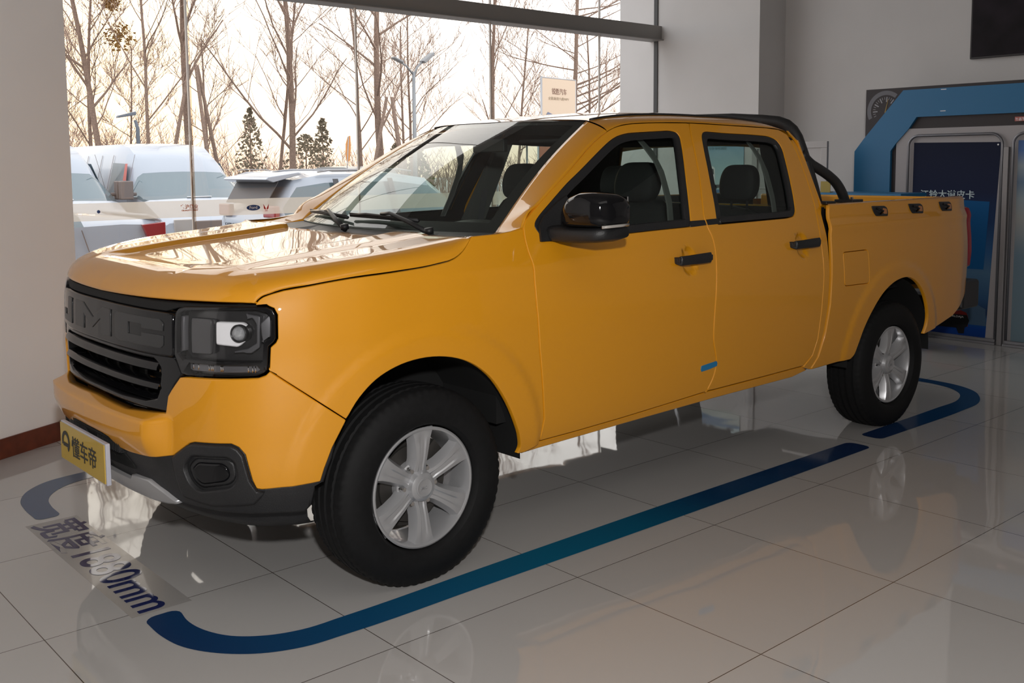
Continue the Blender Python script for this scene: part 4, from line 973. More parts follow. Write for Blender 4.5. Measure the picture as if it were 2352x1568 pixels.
# projector pocket
bk = panel('reflector', round_loop([(-.775,.988),(-.775,.915),(-.69,.910),(-.662,.932),(-.660,.980),(-.675,.988)], .008), mat('reflector_silver', (.95,.95,.96), .30, .0), hl, off=-.022, gap=0, rimr=.006, bed=False, use=False)
kids.append(bk)
pc = S(-.682, .955, -.016, False, False); nrm = SN(-.74, .955, False, False)
Mx = frame(pc, nrm.cross(Vector((0,0,1))), nrm)   # local y = outward
m = MB(); m.lathe([(-.03,.0),(-.03,.029),(.006,.029),(.009,.026),(.002,.024)], 32, Mx); kids.append(m.build('projector_ring', HLM, hl, True))
m = MB(); m.lathe([(.0,.024),(.008,.022),(.014,.016),(.017,.008),(.018,.0001)], 32, Mx); kids.append(m.build('projector_lens', mat('projector_glass', (.35,.36,.37), .05, .2, 1), hl, True))
kids.append(panel('lamp_baffle', round_loop([(-.655,1.0),(-.635,1.005),(-.622,.985),(-.622,.925),(-.655,.905),(-.700,.897),(-.70,.892),(-.64,.892),(-.612,.91),(-.608,1.01),(-.66,1.018)], .004, 2), HSG, hl, off=-.014, gap=0, bed=False, use=False, rimr=.004))
kids.append(panel('side_marker', round_loop([(-.607,.988),(-.580,1.012),(-.572,1.010),(-.574,.945),(-.602,.925)], .006), HSG, hl, off=-.010, gap=0, rimr=.004, bed=False, use=False))
kids.append(panel('daytime_lamp', round_loop([(-.925,1.0),(-.912,1.0),(-.912,.885),(-.925,.880)], .003, 2), HSG, hl, off=-.016, gap=0, bed=False, use=False))
kids.append(panel('lamp_divider', round_loop([(-.89,.995),(-.80,.995),(-.80,.880),(-.89,.877)], .006, 2), mat('lamp_inner', (.03,.03,.032), .15, 0, 1), hl, off=-.028, gap=0, bed=False, use=False))
h2 = cpy(hl, TR)
for k in kids: cpy(k, h2)
# ---- wing mirrors
def mirror_():
    n = 32; P = []
    # (y, front x, rear x, bottom z, top z)
    st = [(-.930,.655,.735,1.250,1.285),(-.938,.635,.755,1.247,1.305),(-.960,.612,.775,1.246,1.338),(-.995,.600,.783,1.246,1.368),(-1.04,.598,.785,1.246,1.380),(-1.09,.602,.785,1.247,1.378),(-1.135,.613,.783,1.249,1.370),(-1.158,.632,.778,1.254,1.356),(-1.168,.662,.765,1.266,1.335)]
    for (y, x0, x1, z0, z1) in st:
        row = []
        for j in range(n):
            q = 2*PI*j/n; c = math.cos(q); s_ = math.sin(q); e = .45 if s_ < 0 else .62
            c2 = math.copysign(abs(c)**e, c); s2 = math.copysign(abs(s_)**e, s_)
            row.append(Vector(((x0+x1)/2+c2*(x1-x0)/2, y, (z0+z1)/2+s2*(z1-z0)/2)))
        P.append(row+[row[0]])
    for k_, at in ((0, 0), (-1, len(P)+1)):
        r_k = P[k_]; c_ = sum(r_k[:-1], Vector())/n; cap = [c_.copy() for _ in r_k]
        if at == 0: P.insert(0, cap)
        else: P.append(cap)
    return P
def mk_mirror(side):
    P = mirror_()
    if side > 0: P = [[Vector((p.x, -p.y, p.z)) for p in r] for r in P]
    par = FD[0] if side < 0 else FD[1]
    root = grid('wing_mirror', P, GLOSS, par, flip=side > 0)
    def Y(v): return Vector((v[0], v[1] if side < 0 else -v[1], v[2]))
    b = MB()
    # sail and lower arm
    ring = []
    V = []; F = []
    sts = [(-.868,.60,.78,1.182,1.250),(-.905,.605,.775,1.186,1.245),(-.95,.608,.775,1.183,1.243),(-1.02,.612,.785,1.184,1.245),(-1.10,.622,.79,1.190,1.247),(-1.148,.645,.785,1.205,1.248)]
    for (y, x0, x1, z0, z1) in sts:
        for j in range(12):
            q = 2*PI*j/12+PI/12; c = math.cos(q); s_ = math.sin(q); c = math.copysign(abs(c)**.5, c); s_ = math.copysign(abs(s_)**.5, s_)
            V.append(Y(((x0+x1)/2+c*(x1-x0)/2, y, (z0+z1)/2+s_*(z1-z0)/2)))
    k = len(sts); F = [(i*12+j, i*12+(j+1) % 12, (i+1)*12+(j+1) % 12, (i+1)*12+j) for i in range(k-1) for j in range(12)]+[tuple(range(12)), tuple((k-1)*12+j for j in range(12))]
    b.add(V, F); b.build('mirror_arm', BLK, root, True)
    s = MB(); lp = [(.565,1.19),(.62,1.19),(.80,1.193),(.79,1.30),(.76,1.36),(.70,1.335),(.61,1.285),(.575,1.25)]
    s.ngon([Y(tuple(S(u, z, .002, False, False))) for u, z in lp], Y((0,-.010,0))); s.build('mirror_sail', BLK, root)
    t = MB(); t.tube([Y((.632,-1.152,1.251)), Y((.66,-1.166,1.253)), Y((.72,-1.170,1.255)), Y((.765,-1.162,1.257))], .006, 8); t.build('mirror_indicator', mat('indicator_clear', (.55,.52,.48), .15, .3, 1), root, True)
    g = MB(); g.box(tuple(min(a, c) for a, c in zip(Y((.782,-1.14,1.26)), Y((.789,-.98,1.36)))), tuple(max(a, c) for a, c in zip(Y((.782,-1.14,1.26)), Y((.789,-.98,1.36))))); g.build('mirror_glass', CHROME, root)
mk_mirror(-1)
# ---- sports bar
m = MB()
hoop = [(-.785,1.276),(-.762,1.360),(-.726,1.463),(-.692,1.548),(-.664,1.615),(-.636,1.655),(-.60,1.683),(-.55,1.70),(-.45,1.712),(-.25,1.728),(0,1.733)]
full = [(y, z) for y, z in hoop]+[(-y, z) for y, z in hoop[::-1][1:]]
m.tube([(2.635, y, z) for y, z in full], .033, 14)
rb = m.build('roll_bar', BLK, TR, True)
for s in (-1, 1):
    t = MB(); P = [(2.60,.715,1.53),(2.66,.735,1.478),(2.72,.75,1.448),(2.79,.765,1.412),(2.84,.775,1.378),(2.88,.785,1.330),(2.915,.79,1.272)]
    t.tube([tuple(p) for p in spline([(x, s*y, z) for x, y, z in P], 4)], .0265, 14); t.build('roll_bar_brace', BLK, rb, True)
    f = MB(); f.box((2.60,min(s*.74,s*.87),1.268),(2.69,max(s*.74,s*.87),1.284)); f.build('mounting_foot', BLK, rb, bevel=.004)
    f = MB(); f.box((2.87,min(s*.75,s*.86),1.268),(2.98,max(s*.75,s*.86),1.286)); f.build('mounting_foot', BLK, rb, bevel=.004)
    f = MB(); f.tube([(2.965,s*.80,1.284),(2.965,s*.80,1.297)], .009, 6); f.build('foot_bolt', CHROME, rb)
# ---- interior
m = MB(); m.box((.45,-.80,.42),(2.53,.80,.50)); m.box((.38,-.84,.50),(.46,.84,1.16)); m.box((2.50,-.84,.50),(2.54,.84,1.255)); m.box((.50,-.865,.50),(2.50,-.80,1.175)); m.box((.50,.80,.50),(2.50,.865,1.175))
m.build('cabin_tub', DARK, TR)
P = []
for i in range(17):
    x = 1.16+(2.53-1.16)*i/16; P.append([Vector((x, y, Rz(x, y)-.035)) for y in [-.64+1.28*j/12 for j in range(13)]])
grid('headliner', P, SEAT, TR)
P = []
for i in range(9):
    s = i/8; x = .36+.50*s
    P.append([Vector((x-.10*(1-abs(t)**2)*(1-s)*.6, .78*t, 1.195+.03*math.sin(PI*s)-(.10*max(0, s-.8)/.2)+.035*math.exp(-((t+.5)/.22)**2)*sm(.3, .7, s))) for t in [-1+j/10 for j in range(21)]])
P.append([p+Vector((.03,0,-.35)) for p in P[-1]])
grid('dashboard', P, BLK, TR)
m = MB(); cx, cy, cz = .93, -.40, 1.13; T = Matrix.Translation((cx,cy,cz)) @ Matrix.Rotation(math.radians(-62), 4, 'Y')
m.tube([T @ Vector((.185*math.cos(2*PI*i/36), .185*math.sin(2*PI*i/36), 0)) for i in range(37)], .014, 8, False)
m.tube([T @ Vector((-.18,0,0)), T @ Vector((0,0,-.03)), T @ Vector((.10,.14,0))], .016, 6); m.tube([T @ Vector((0,0,-.03)), T @ Vector((.10,-.14,0))], .016, 6); m.tube([T @ Vector((0,0,-.05)), T @ Vector((0,0,-.01))], .06, 16); m.tube([T @ Vector((0,0,-.05)), T @ Vector((0,0,-.25))], .03, 10)
m.build('steering_wheel', BLK, TR, True)
m = MB(); m.tube([(1.10,0,1.64),(1.08,0,1.60)], .01, 6); m.box((1.06,-.115,1.545),(1.085,.115,1.605)); m.build('rear_view_mirror', BLK, TR, bevel=.008)
for s in (-1, 1):
    m = MB(); m.box((1.12,min(s*.15,s*.60),1.585),(1.26,max(s*.15,s*.60),1.60)); m.build('sun_visor', SEAT, TR, bevel=.006)
def cushion(x0, x1, y0, y1, z0, z1, lean=0, top=.8, n=14, e=.35):
    """rounded upholstered block"""
    V = []; P = []
    for i in range(n+1):
        s = i/n; zz = z0+(z1-z0)*(.5-.5*math.cos(PI*s)); k = math.sin(PI*s)**e if 0 < s < 1 else .35
        wv = 1-(1-top)*s
        row = []
        for j in range(24):
            q = 2*PI*j/24; c = math.copysign(abs(math.cos(q))**.5, math.cos(q)); d = math.copysign(abs(math.sin(q))**.5, math.sin(q))
            row.append(Vector(((x0+x1)/2+lean*(zz-z0)+c*(x1-x0)/2*k, (y0+y1)/2+d*(y1-y0)/2*k*wv, zz)))
        P.append(row+[row[0]])
    return P
def gridmb(m_, P):
    b = len(P[0]); m_.add([p for r in P for p in r], [(i*b+j, i*b+j+1, (i+1)*b+j+1, (i+1)*b+j) for i in range(len(P)-1) for j in range(b-1)]+[tuple(range(b-1)), tuple((len(P)-1)*b+j for j in range(b-1))])
for yc in (-.42, .42):
    m = MB(); gridmb(m, cushion(1.20,1.70,yc-.25,yc+.25,.62,.84,0,1)); st = m.build('front_seat', SEAT, TR, True)
    m = MB(); gridmb(m, cushion(1.50,1.64,yc-.24,yc+.24,.80,1.315,.22,.82)); m.build('backrest', SEAT, st, True)
    m = MB(); gridmb(m, cushion(1.585,1.695,yc-.135,yc+.135,1.30,1.492,.16,.86,16,.42)); m.build('headrest', SEAT, st, True)
m = MB(); gridmb(m, cushion(2.0,2.45,-.66,.66,.62,.86,0,1)); st = m.build('rear_seat', SEAT, TR, True)
m = MB(); gridmb(m, cushion(2.36,2.48,-.66,.66,.82,1.262,.10,.98)); m.build('backrest', SEAT, st, True)
for yc in (-.46, .42):
    m = MB(); gridmb(m, cushion(2.36,2.455,yc-.12,yc+.12,1.285,1.476,.12,.88,16,.42)); m.tube([(2.42,yc-.05,1.24),(2.42,yc-.05,1.32)], .006, 6); m.tube([(2.42,yc+.05,1.24),(2.42,yc+.05,1.32)], .006, 6); m.build('headrest', SEAT, st, True)
for s in (-1, 1):   # seat belts on the B pillars
    m = MB(); m.ngon([(1.62,s*.80,1.0),(1.665,s*.80,1.0),(1.70,s*.735,1.50),(1.66,s*.735,1.50)], (0,s*-.004,0)); m.build('seat_belt', mat('belt_grey', (.10,.10,.11), .7), TR)
    m = MB(); m.ngon([(1.57,s*.855,1.17),(1.72,s*.855,1.17),(1.80,s*.70,1.60),(1.70,s*.70,1.60)], (0,s*-.04,0)); m.build('pillar_cover', TRIM, TR)
# ---- wheel wells, chassis
def well(x, zc, r):
    def f():
        P = []
        for i in range(33):
            a = -.025+(PI+.025)*i/32; P.append([Vector((x+r*math.cos(a), y, zc+r*math.sin(a))) for y in ((-.900 if a < 1.2 or x > 1 else -.865), -.75, -.55, -.50)])
        return grid('wheel_arch_liner', P, DARK, TR)
    both(f)
    for s in (-1, 1):
        m = MB(); m.ngon([(x+r*math.cos(PI*k/24), s*.50, zc+r*math.sin(PI*k/24)) for k in range(25)], (0, s*.01, 0)); m.build('inner_wing', DARK, TR)
well(0, .375, .447); well(3.235, .395, .450)
m = MB()
for s in (-1, 1):
    m.tube([(-.55,s*.42,.50),(.5,s*.42,.42),(2.3,s*.45,.40),(2.75,s*.47,.48),(3.27,s*.50,.62),(3.8,s*.50,.56),(4.3,s*.50,.56)], .05, 6)
    m.tube([(2.62,s*.52,.40),(3.27,s*.55,.33),(3.95,s*.52,.50)], .03, 6)
    m.tube([(2.45,s*.60,.41),(2.62,s*.62,.36),(2.80,s*.66,.38),(2.95,s*.62,.36)], .026, 8)
m.tube([(3.27,-.80,.347),(3.27,.80,.347)], .045, 12); m.tube([(0,-.80,.347),(0,.80,.347)], .035, 12); m.tube([(.3,.05,.42),(3.2,.02,.38)], .035, 10)
m.lathe([(-.15,.02),(-.13,.10),(0,.14),(.13,.10),(.15,.02)], 20, Matrix.Translation((3.27,.0,.36)))
m.box((.46,-.78,.405),(2.45,.78,.43)); m.box((-.45,-.42,.36),(.45,.42,.50)); m.box((1.2,.15,.33),(2.2,.55,.41))
m.tube([(1.0,-.25,.38),(2.4,-.28,.37),(2.9,-.55,.44)], .028, 8)
m.build('chassis', DARK, TR, smooth=False)
# ---- wheels
def make_wheel():
    root = bpy.data.objects.new('wheel', None); COL.objects.link(root); root.parent = TR
    R = .360; n = 192
    prof = [(.085,.222),(.100,.226),(.112,.236),(.1205,.258),(.1225,.280),(.119,.305),(.113,.322),(.106,.334),(.098,.3475),(.088,.353),(.066,.3575),(.062,.350),(.056,.350),(.052,.3585),(.026,.360),(.022,.351),(.016,.351),(.012,.3605)]
    prof = prof+[(-a, r) for a, r in prof[::-1]]
    V = []; F = []; k = len(prof)
    for j in range(n):
        a = 2*PI*j/n
        for i, (y, r) in enumerate(prof):
            e = 0
            if i in (8, 9, k-9, k-10) : e = -.004 if j % 3 == 0 else 0
            if i in (10, 13, k-11, k-14): e = -.003 if j % 3 == 1 else 0
            rr = r+e
            # flattened contact patch
            x = rr*math.cos(a); z = rr*math.sin(a)
            if z < -.345: z = -.345-(abs(z)-.345)*.12
            V.append(Vector((x, -y, z)))
    for j in range(n):
        for i in range(k-1): F.append((j*k+i, ((j+1) % n)*k+i, ((j+1) % n)*k+i+1, j*k+i+1))
    t = obj('tire', V, F, RUB, root, True); smooth_by_angle(t, .5)
    # raised sidewall bead rings are part of the profile; barrel + flange
    m = MB(); m.lathe([(-.088,.2165),(-.094,.2175),(-.0965,.212),(-.094,.206),(-.080,.200),(-.055,.196),(.03,.185),(.06,.19),(.09,.215),(.10,.22),(.085,.222),(.03,.200),(-.06,.205)], 96, closed=True)
    rim = m.build('rim', SILV, root, True); smooth_by_angle(rim, .7)
    sp = MB()
    for s in range(6):
        A = PI/2+s*PI/3; T = Matrix.Rotation(-(A-PI/2), 4, 'Y')
        # spoke cross sections (radial r, half width, outer y, depth, groove)
        sec = [(.050,.031,-.070,.045),(.075,.0265,-.078,.045),(.105,.0275,-.086,.042),(.150,.033,-.091,.038),(.180,.039,-.092,.034),(.200,.046,-.092,.030),(.209,.052,-.090,.026)]
        V = []; 
        for (r, w_, y, d) in sec:
            g = .0045 if .07 < r < .19 else .0
            V += [Vector((-w_-.010, y+d, r)), Vector((-w_, y+.010, r)), Vector((-w_+.004, y+.0025, r)), Vector((-w_*.42, y, r)), Vector((-w_*.26, y+g, r)), Vector((0, y+g*.8, r)), Vector((w_*.26, y+g, r)), Vector((w_*.42, y, r)), Vector((w_-.004, y+.0025, r)), Vector((w_, y+.010, r)), Vector((w_+.010, y+d, r))]
        q = 11; F = [(i*q+j, i*q+j+1, (i+1)*q+j+1, (i+1)*q+j) for i in range(len(sec)-1) for j in range(q-1)]
        F += [(i*q+q-1, i*q, (i+1)*q, (i+1)*q+q-1) for i in range(len(sec)-1)]
        sp.add([T @ v for v in V], F)
    spk = sp.build('spokes', SILV, root, True); smooth_by_angle(spk, .45)
    h = MB(); h.lathe([(-.02,.088),(-.045,.085),(-.058,.072),(-.062,.060),(-.072,.056),(-.088,.050),(-.094,.040),(-.0955,.033)], 48); hub = h.build('hub', SILV, root, True); smooth_by_angle(hub, .6)
    c = MB(); c.lathe([(-.090,.036),(-.097,.0345),(-.0985,.031),(-.0975,.029),(-.0985,.0001)], 40); cap = c.build('hub_cap', SILV, root, True); smooth_by_angle(cap, .5)
    text('cap_text', 'JMC', .016, GREYP, cap, frame((-.0185,-.0985,-.0055), (1,0,0), (0,0,1)), .0006, .0004)
    for s in range(6):
        A = s*PI/3; x = .0675*math.cos(A); z = .0675*math.sin(A)
        l = MB(); l.lathe([(-.045,.0135),(-.060,.0130),(-.0595,.0105),(-.055,.0100)], 20, Matrix.Translation((x,0,z))); l.tube([(x,-.05,z),(x,-.070,z)], .0085, 6); l.build('lug_nut', CHROME, root, False)
    b = MB(); b.lathe([(-.01,.14),(-.02,.14),(-.02,.07),(-.035,.07),(-.035,.001)], 48); b.lathe([(.0,.02),(.0,.16),(.03,.16)], 40); b.box((-.05,-.03,.06),(.06,.03,.165), Matrix.Rotation(math.radians(50), 4, 'Y')); b.build('brake', mat('brake_grey', (.07,.065,.06), .5, .5), root)
    return root
W0 = make_wheel()
def copy_tree(o, parent=None):
    c = o.copy(); COL.objects.link(c); c.parent = parent
    for ch in [x for x in bpy.data.objects if x.parent is o]: copy_tree(ch, c)
    return c
_all = list(W0.children_recursive)
W0.location = (0, -.795, .347)
for (x, y, flip, spin) in ((3.27, -.795, 0, .55), (0, .795, 1, .3), (3.27, .795, 1, .9)):
    c = copy_tree(W0, TR); c.location = (x, y, .347); c.rotation_euler = (0, 0, PI if flip else 0)
bpy.context.view_layer.update()

# ================================================================== OUTSIDE
GZ = -.38
def asphalt():
    m = mat('forecourt_paving', (.30,.27,.25), .7); noisy(m, .8, .15, .1); return m
strc(obj('ground', [(-60,G+.06,GZ),(120,G+.06,GZ),(120,140,GZ),(-60,140,GZ)], [(0,1,2,3)], asphalt(), None, False))
m = MB(); m.box((-.3,G+.04,GZ),(XC+.6,G+.45,.0)); strc(m.build('trim_4', mat('outer_sill', (.40,.39,.38), .6)))
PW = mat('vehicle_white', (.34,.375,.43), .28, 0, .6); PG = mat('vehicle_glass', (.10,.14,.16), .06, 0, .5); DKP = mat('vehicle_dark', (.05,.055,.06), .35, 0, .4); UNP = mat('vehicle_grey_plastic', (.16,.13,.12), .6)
def loft_vehicle(name, label, cat, loc, rz, stt, glass_side, glass_top, paint, wheels, wr=.34, extra=None, group=None, zoff=0, backglass=False):
    """stations (x, z bottom, z belt, z top, half width at belt, half width at top) -> body, glass and wheels"""
    ro = empty(name, (loc[0], loc[1], GZ), rz); tag(ro, label, cat, group)
    def sec(s):
        x, z0, zb, zt, wb, wt = s
        return [(0,z0),(wb*.86,z0),(wb*.97,z0+.10),(wb,z0+(zb-z0)*.55),(wb*.985,zb),(wt+.02,zb+(zt-zb)*.80),(wt*.90,zt-.012*(1 if zt-zb > .2 else .5)),(wt*.5,zt+.005),(0,zt+.012)]
    R = [[(s[0], y, z) for y, z in sec(s)] for s in stt]
    V = []; n = 9
    for r in R: V += [Vector((x, -y, z)) for x, y, z in r]+[Vector((x, y, z)) for x, y, z in r[::-1][1:-1]]
    k = 2*n-2; F = []; Gf = []
    for i in range(len(R)-1):
        for j in range(k):
            a, b = i*k+j, i*k+(j+1) % k; f = (a, a+k, b+k, b); jj = j if j < n-1 else k-1-j
            isg = (jj == 4 and i in glass_side) or (jj in (5, 6, 7) and i in glass_top) or (jj == 4 and i in glass_top)
            (Gf if isg else F).append(f)
    F += [tuple(range(k)), tuple((len(R)-1)*k+j for j in range(k))[::-1]]
    def sub(fs, nm, m_):
        used = sorted({i for f in fs for i in f}); mp = {o: i for i, o in enumerate(used)}
        o = obj(nm, [V[i] for i in used], [tuple(mp[i] for i in f) for f in fs], m_, ro, True)
        bm = bmesh.new(); bm.from_mesh(o.data); bmesh.ops.recalc_face_normals(bm, faces=bm.faces)
        for e in bm.edges: e.smooth = not (len(e.link_faces) == 2 and e.calc_face_angle(0) > .75)
        bm.to_mesh(o.data); bm.free(); return o
    sub(F, 'body', paint)
    if Gf: sub(Gf, 'window_glass', PG)
    for x in wheels:
        hw = max(s[4] for s in stt)
        for s_ in (-1, 1):
            w_ = MB(); T = Matrix.Translation((x, s_*(hw-.10), wr))
            w_.lathe([(-.105,wr*.6),(-.11,wr*.95),(-.08,wr),(.08,wr),(.11,wr*.95),(.105,wr*.6)], 28, T, closed=True); wo = w_.build('wheel', RUB, ro, True)
            h_ = MB(); h_.lathe([(s_*.10,.001),(s_*.10,wr*.15),(s_*.085,wr*.2),(s_*.085,wr*.62)], 20, T); h_.build('rim', GREYP, wo, True)
            ar = MB(); ar.lathe([(s_*.112,wr*1.0),(s_*.112,wr*1.17)], 28, T); ar.build('wheel_arch', UNP, ro, False)
    if extra: extra(ro)
    return ro
van_st = [(0,.40,.62,.66,.80,.70),(.04,.28,.92,.96,.93,.84),(.30,.26,1.10,1.14,.99,.86),(.78,.26,1.30,1.335,1.0,.86),(1.40,.26,1.40,1.80,1.01,.82),(1.62,.26,1.42,2.03,1.015,.81),(2.02,.26,1.44,2.26,1.02,.80),(2.5,.26,1.44,2.33,1.02,.82),(5.3,.26,1.44,2.33,1.02,.82),(5.5,.30,1.44,2.28,1.0,.80)]
def van_extra(far=False):
    def f(ro):
        m = MB()
        for s in (-1, 1): m.box((.005,s*.62-.17*1,.78),(.06,s*.62+.17,1.02))
        m.build('headlight', mat('van_lamp', (.40,.38,.36), .15, .2, 1), ro, bevel=.02)
        m = MB(); m.box((-.02,-.42,.62),(.03,.42,.98)); m.box((-.04,-.88,.34),(.10,.88,.56)); m.build('grille', UNP, ro, bevel=.02)
        for s in (-1, 1):
            m = MB(); m.box((1.02,min(s*1.06,s*1.28),1.34),(1.16,max(s*1.06,s*1.28),1.66)); m.box((1.08,min(s*.98,s*1.10),1.40),(1.12,max(s*.98,s*1.10),1.46)); m.build('wing_mirror', UNP, ro, bevel=.04, seg=3)
        m = MB()
        for s in (-1, 1): m.ngon([(1.45,s*1.012,1.42),(2.35,s*1.026,1.44),(2.35,s*.905,1.98),(1.78,s*.905,1.96)], (0,s*.004,0))
        m.build('side_window', PG, ro)
        m = MB(); m.tube([(1.0,-.75,1.45),(.92,-.1,1.42)], .012, 6); m.tube([(1.0,.05,1.45),(.92,.7,1.42)], .012, 6); m.build('wiper', CARDK, ro)
        m = MB()
        for s in (-1, 1):
            for x in (1.42, 2.42, 3.0, 3.75, 4.5): m.ngon([(x,s*1.026,.45),(x+.012,s*1.026,.45),(x+.012,s*1.028,1.44),(x,s*1.028,1.44)], (0,s*.002,0)); m.ngon([(x,s*1.028,1.44),(x+.012,s*1.028,1.44),(x+.012,s*.856,2.12),(x,s*.856,2.12)], (0,s*.003,0))
        m.build('panel_gap', UNP, ro)
        m = MB(); m.ngon([(1.56,.985,1.66),(1.70,.985,1.66),(1.76,.905,1.96),(1.66,.905,1.96)], (0,.004,0)); m.build('red_lettering', mat('red_mark', (.5,.12,.10), .5), ro)
        m = MB(); m.box((.78,-.25,1.36),(1.05,.20,1.375), Matrix.Rotation(0, 4, 'Y')); m.build('paper_sheet', WH, ro)
    return f
# vans face the window: local +x (towards the rear) points to +y
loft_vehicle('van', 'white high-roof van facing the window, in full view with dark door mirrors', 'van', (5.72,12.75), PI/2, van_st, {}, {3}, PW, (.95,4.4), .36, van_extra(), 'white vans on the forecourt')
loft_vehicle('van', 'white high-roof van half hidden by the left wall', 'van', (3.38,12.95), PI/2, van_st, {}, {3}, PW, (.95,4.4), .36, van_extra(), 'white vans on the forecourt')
suv_st = [(0,.42,.95,1.02,.80,.72),(.05,.34,1.10,1.18,.90,.80),(.16,.30,1.12,1.34,.93,.76),(.42,.28,1.13,1.70,.95,.70),(.9,.27,1.12,1.775,.96,.68),(2.1,.27,1.09,1.79,.965,.68),(2.75,.27,1.06,1.70,.96,.66),(3.45,.27,1.03,1.12,.95,.80),(4.2,.27,.96,1.0,.93,.80),(4.62,.30,.86,.88,.88,.74),(4.75,.38,.62,.65,.78,.66)]
def suv_extra(ro):
    m = MB(); P = [(-.02,1.70),(.02,1.735),(.50,1.80),(.55,1.77),(.10,1.66)]
    m.ngon([(x,-.66,z) for x,z in P], (0,1.32,0)); m.build('roof_spoiler', PW, ro, bevel=.012)
    m = MB(); m.ngon([(.01,-.62,1.36),(.20,-.62,1.67),(.20,.62,1.67),(.01,.62,1.36)], (-.01,0,.006)); m.build('rear_window', CARDK, ro)
    for s in (-1, 1):
        m = MB(); m.box((-.01,min(s*.52,s*.86),1.17),(.08,max(s*.52,s*.86),1.34)); m.build('tail_lamp', REDL, ro, bevel=.02)
    m = MB(); m.box((-.03,-.80,.36),(.1,.80,.62)); m.build('rear_bumper', UNP, ro, bevel=.03)
    m = MB()
    for s in (-1, 1): m.tube([(.8,s*.66,1.80),(1.0,s*.67,1.825),(2.2,s*.67,1.83),(2.45,s*.66,1.80)], .014, 6)
    m.build('roof_rail', GREYP, ro, True)
    m = MB()
    for s in (-1, 1):
        for x in (1.0, 1.95): m.ngon([(x,s*.968,1.13),(x+.09,s*.968,1.13),(x+.09,s*.735,1.70),(x,s*.735,1.70)], (0,s*.006,0))
    m.build('pillar', CARDK, ro)
    text('rear_lettering', 'EXPLORER', .05, CARDK, ro, frame((-.025,.62,1.03), (0,-1,0), (0,0,1)), .002, .001, width=.5)
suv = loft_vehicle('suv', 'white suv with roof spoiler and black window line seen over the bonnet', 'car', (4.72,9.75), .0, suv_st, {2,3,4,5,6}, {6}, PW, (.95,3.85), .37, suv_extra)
sed_st = [(0,.45,.85,.88,.74,.66),(.05,.36,1.0,1.05,.86,.76),(.5,.30,1.02,1.10,.90,.76),(.95,.28,1.01,1.13,.92,.72),(1.55,.28,1.0,1.46,.93,.62),(2.5,.28,.98,1.50,.935,.62),(3.3,.28,.97,1.06,.93,.74),(4.4,.30,.84,.87,.88,.74),(4.65,.40,.62,.65,.76,.66)]
def sed_extra(ro):
    for s in (-1, 1):
        m = MB(); P = [(-.03,.85),(-.03,1.03),(.26,1.01),(.20,.87)]; m.ngon([(x,s*.80,z) for x,z in P], (0,s*.118,0)); m.build('tail_lamp', REDL, ro, bevel=.012)
    m = MB(); m.ngon([(-.02,-.80,1.05),(.16,-.82,1.115),(.16,.82,1.115),(-.02,.80,1.05)], (0,0,-.02)); m.build('boot_spoiler', PW, ro, bevel=.006)
    m = MB()
    for s in (-1, 1): m.box((1.35,min(s*.93,s*.955),.83),(1.62,max(s*.93,s*.955),.86)); m.box((2.4,min(s*.93,s*.955),.83),(2.65,max(s*.93,s*.955),.86))
    m.build('door_handle', PW, ro, bevel=.006)
    m = MB()
    for s in (-1, 1):
        for x in (.98, 2.05): m.ngon([(x-.2*(x<1),s*.937,.40),(x+.012-.2*(x<1),s*.937,.40),(x+.012,s*.935,.98),(x,s*.935,.98)], (0,s*.002,0))
    m.build('panel_gap', UNP, ro)
def sed_extra_tall(ro):
    before = set(bpy.data.objects); sed_extra(ro)
    for ob in set(bpy.data.objects)-before: ob.data.transform(Matrix.Diagonal((1,1,1.18,1)))
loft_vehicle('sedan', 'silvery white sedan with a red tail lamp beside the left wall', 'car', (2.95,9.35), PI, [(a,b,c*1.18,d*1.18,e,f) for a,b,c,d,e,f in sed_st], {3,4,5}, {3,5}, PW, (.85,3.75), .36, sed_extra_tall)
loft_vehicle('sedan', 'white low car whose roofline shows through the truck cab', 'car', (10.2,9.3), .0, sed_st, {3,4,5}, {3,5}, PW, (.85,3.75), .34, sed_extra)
loft_vehicle('car', 'white car roof with side spoilers behind the suv', 'car', (10.2,17.2), PI/2, suv_st, {2,3,4,5,6}, {6}, PW, (.95,3.85), .37, suv_extra)
loft_vehicle('car', 'dark roofed car parked behind the white suv', 'car', (12.75,18.0), PI/2, [(a,b,c,d+.10*(d>1.5),e,f) for a,b,c,d,e,f in suv_st], {2,3,4,5,6}, {6}, DKP, (.95,3.85), .37)
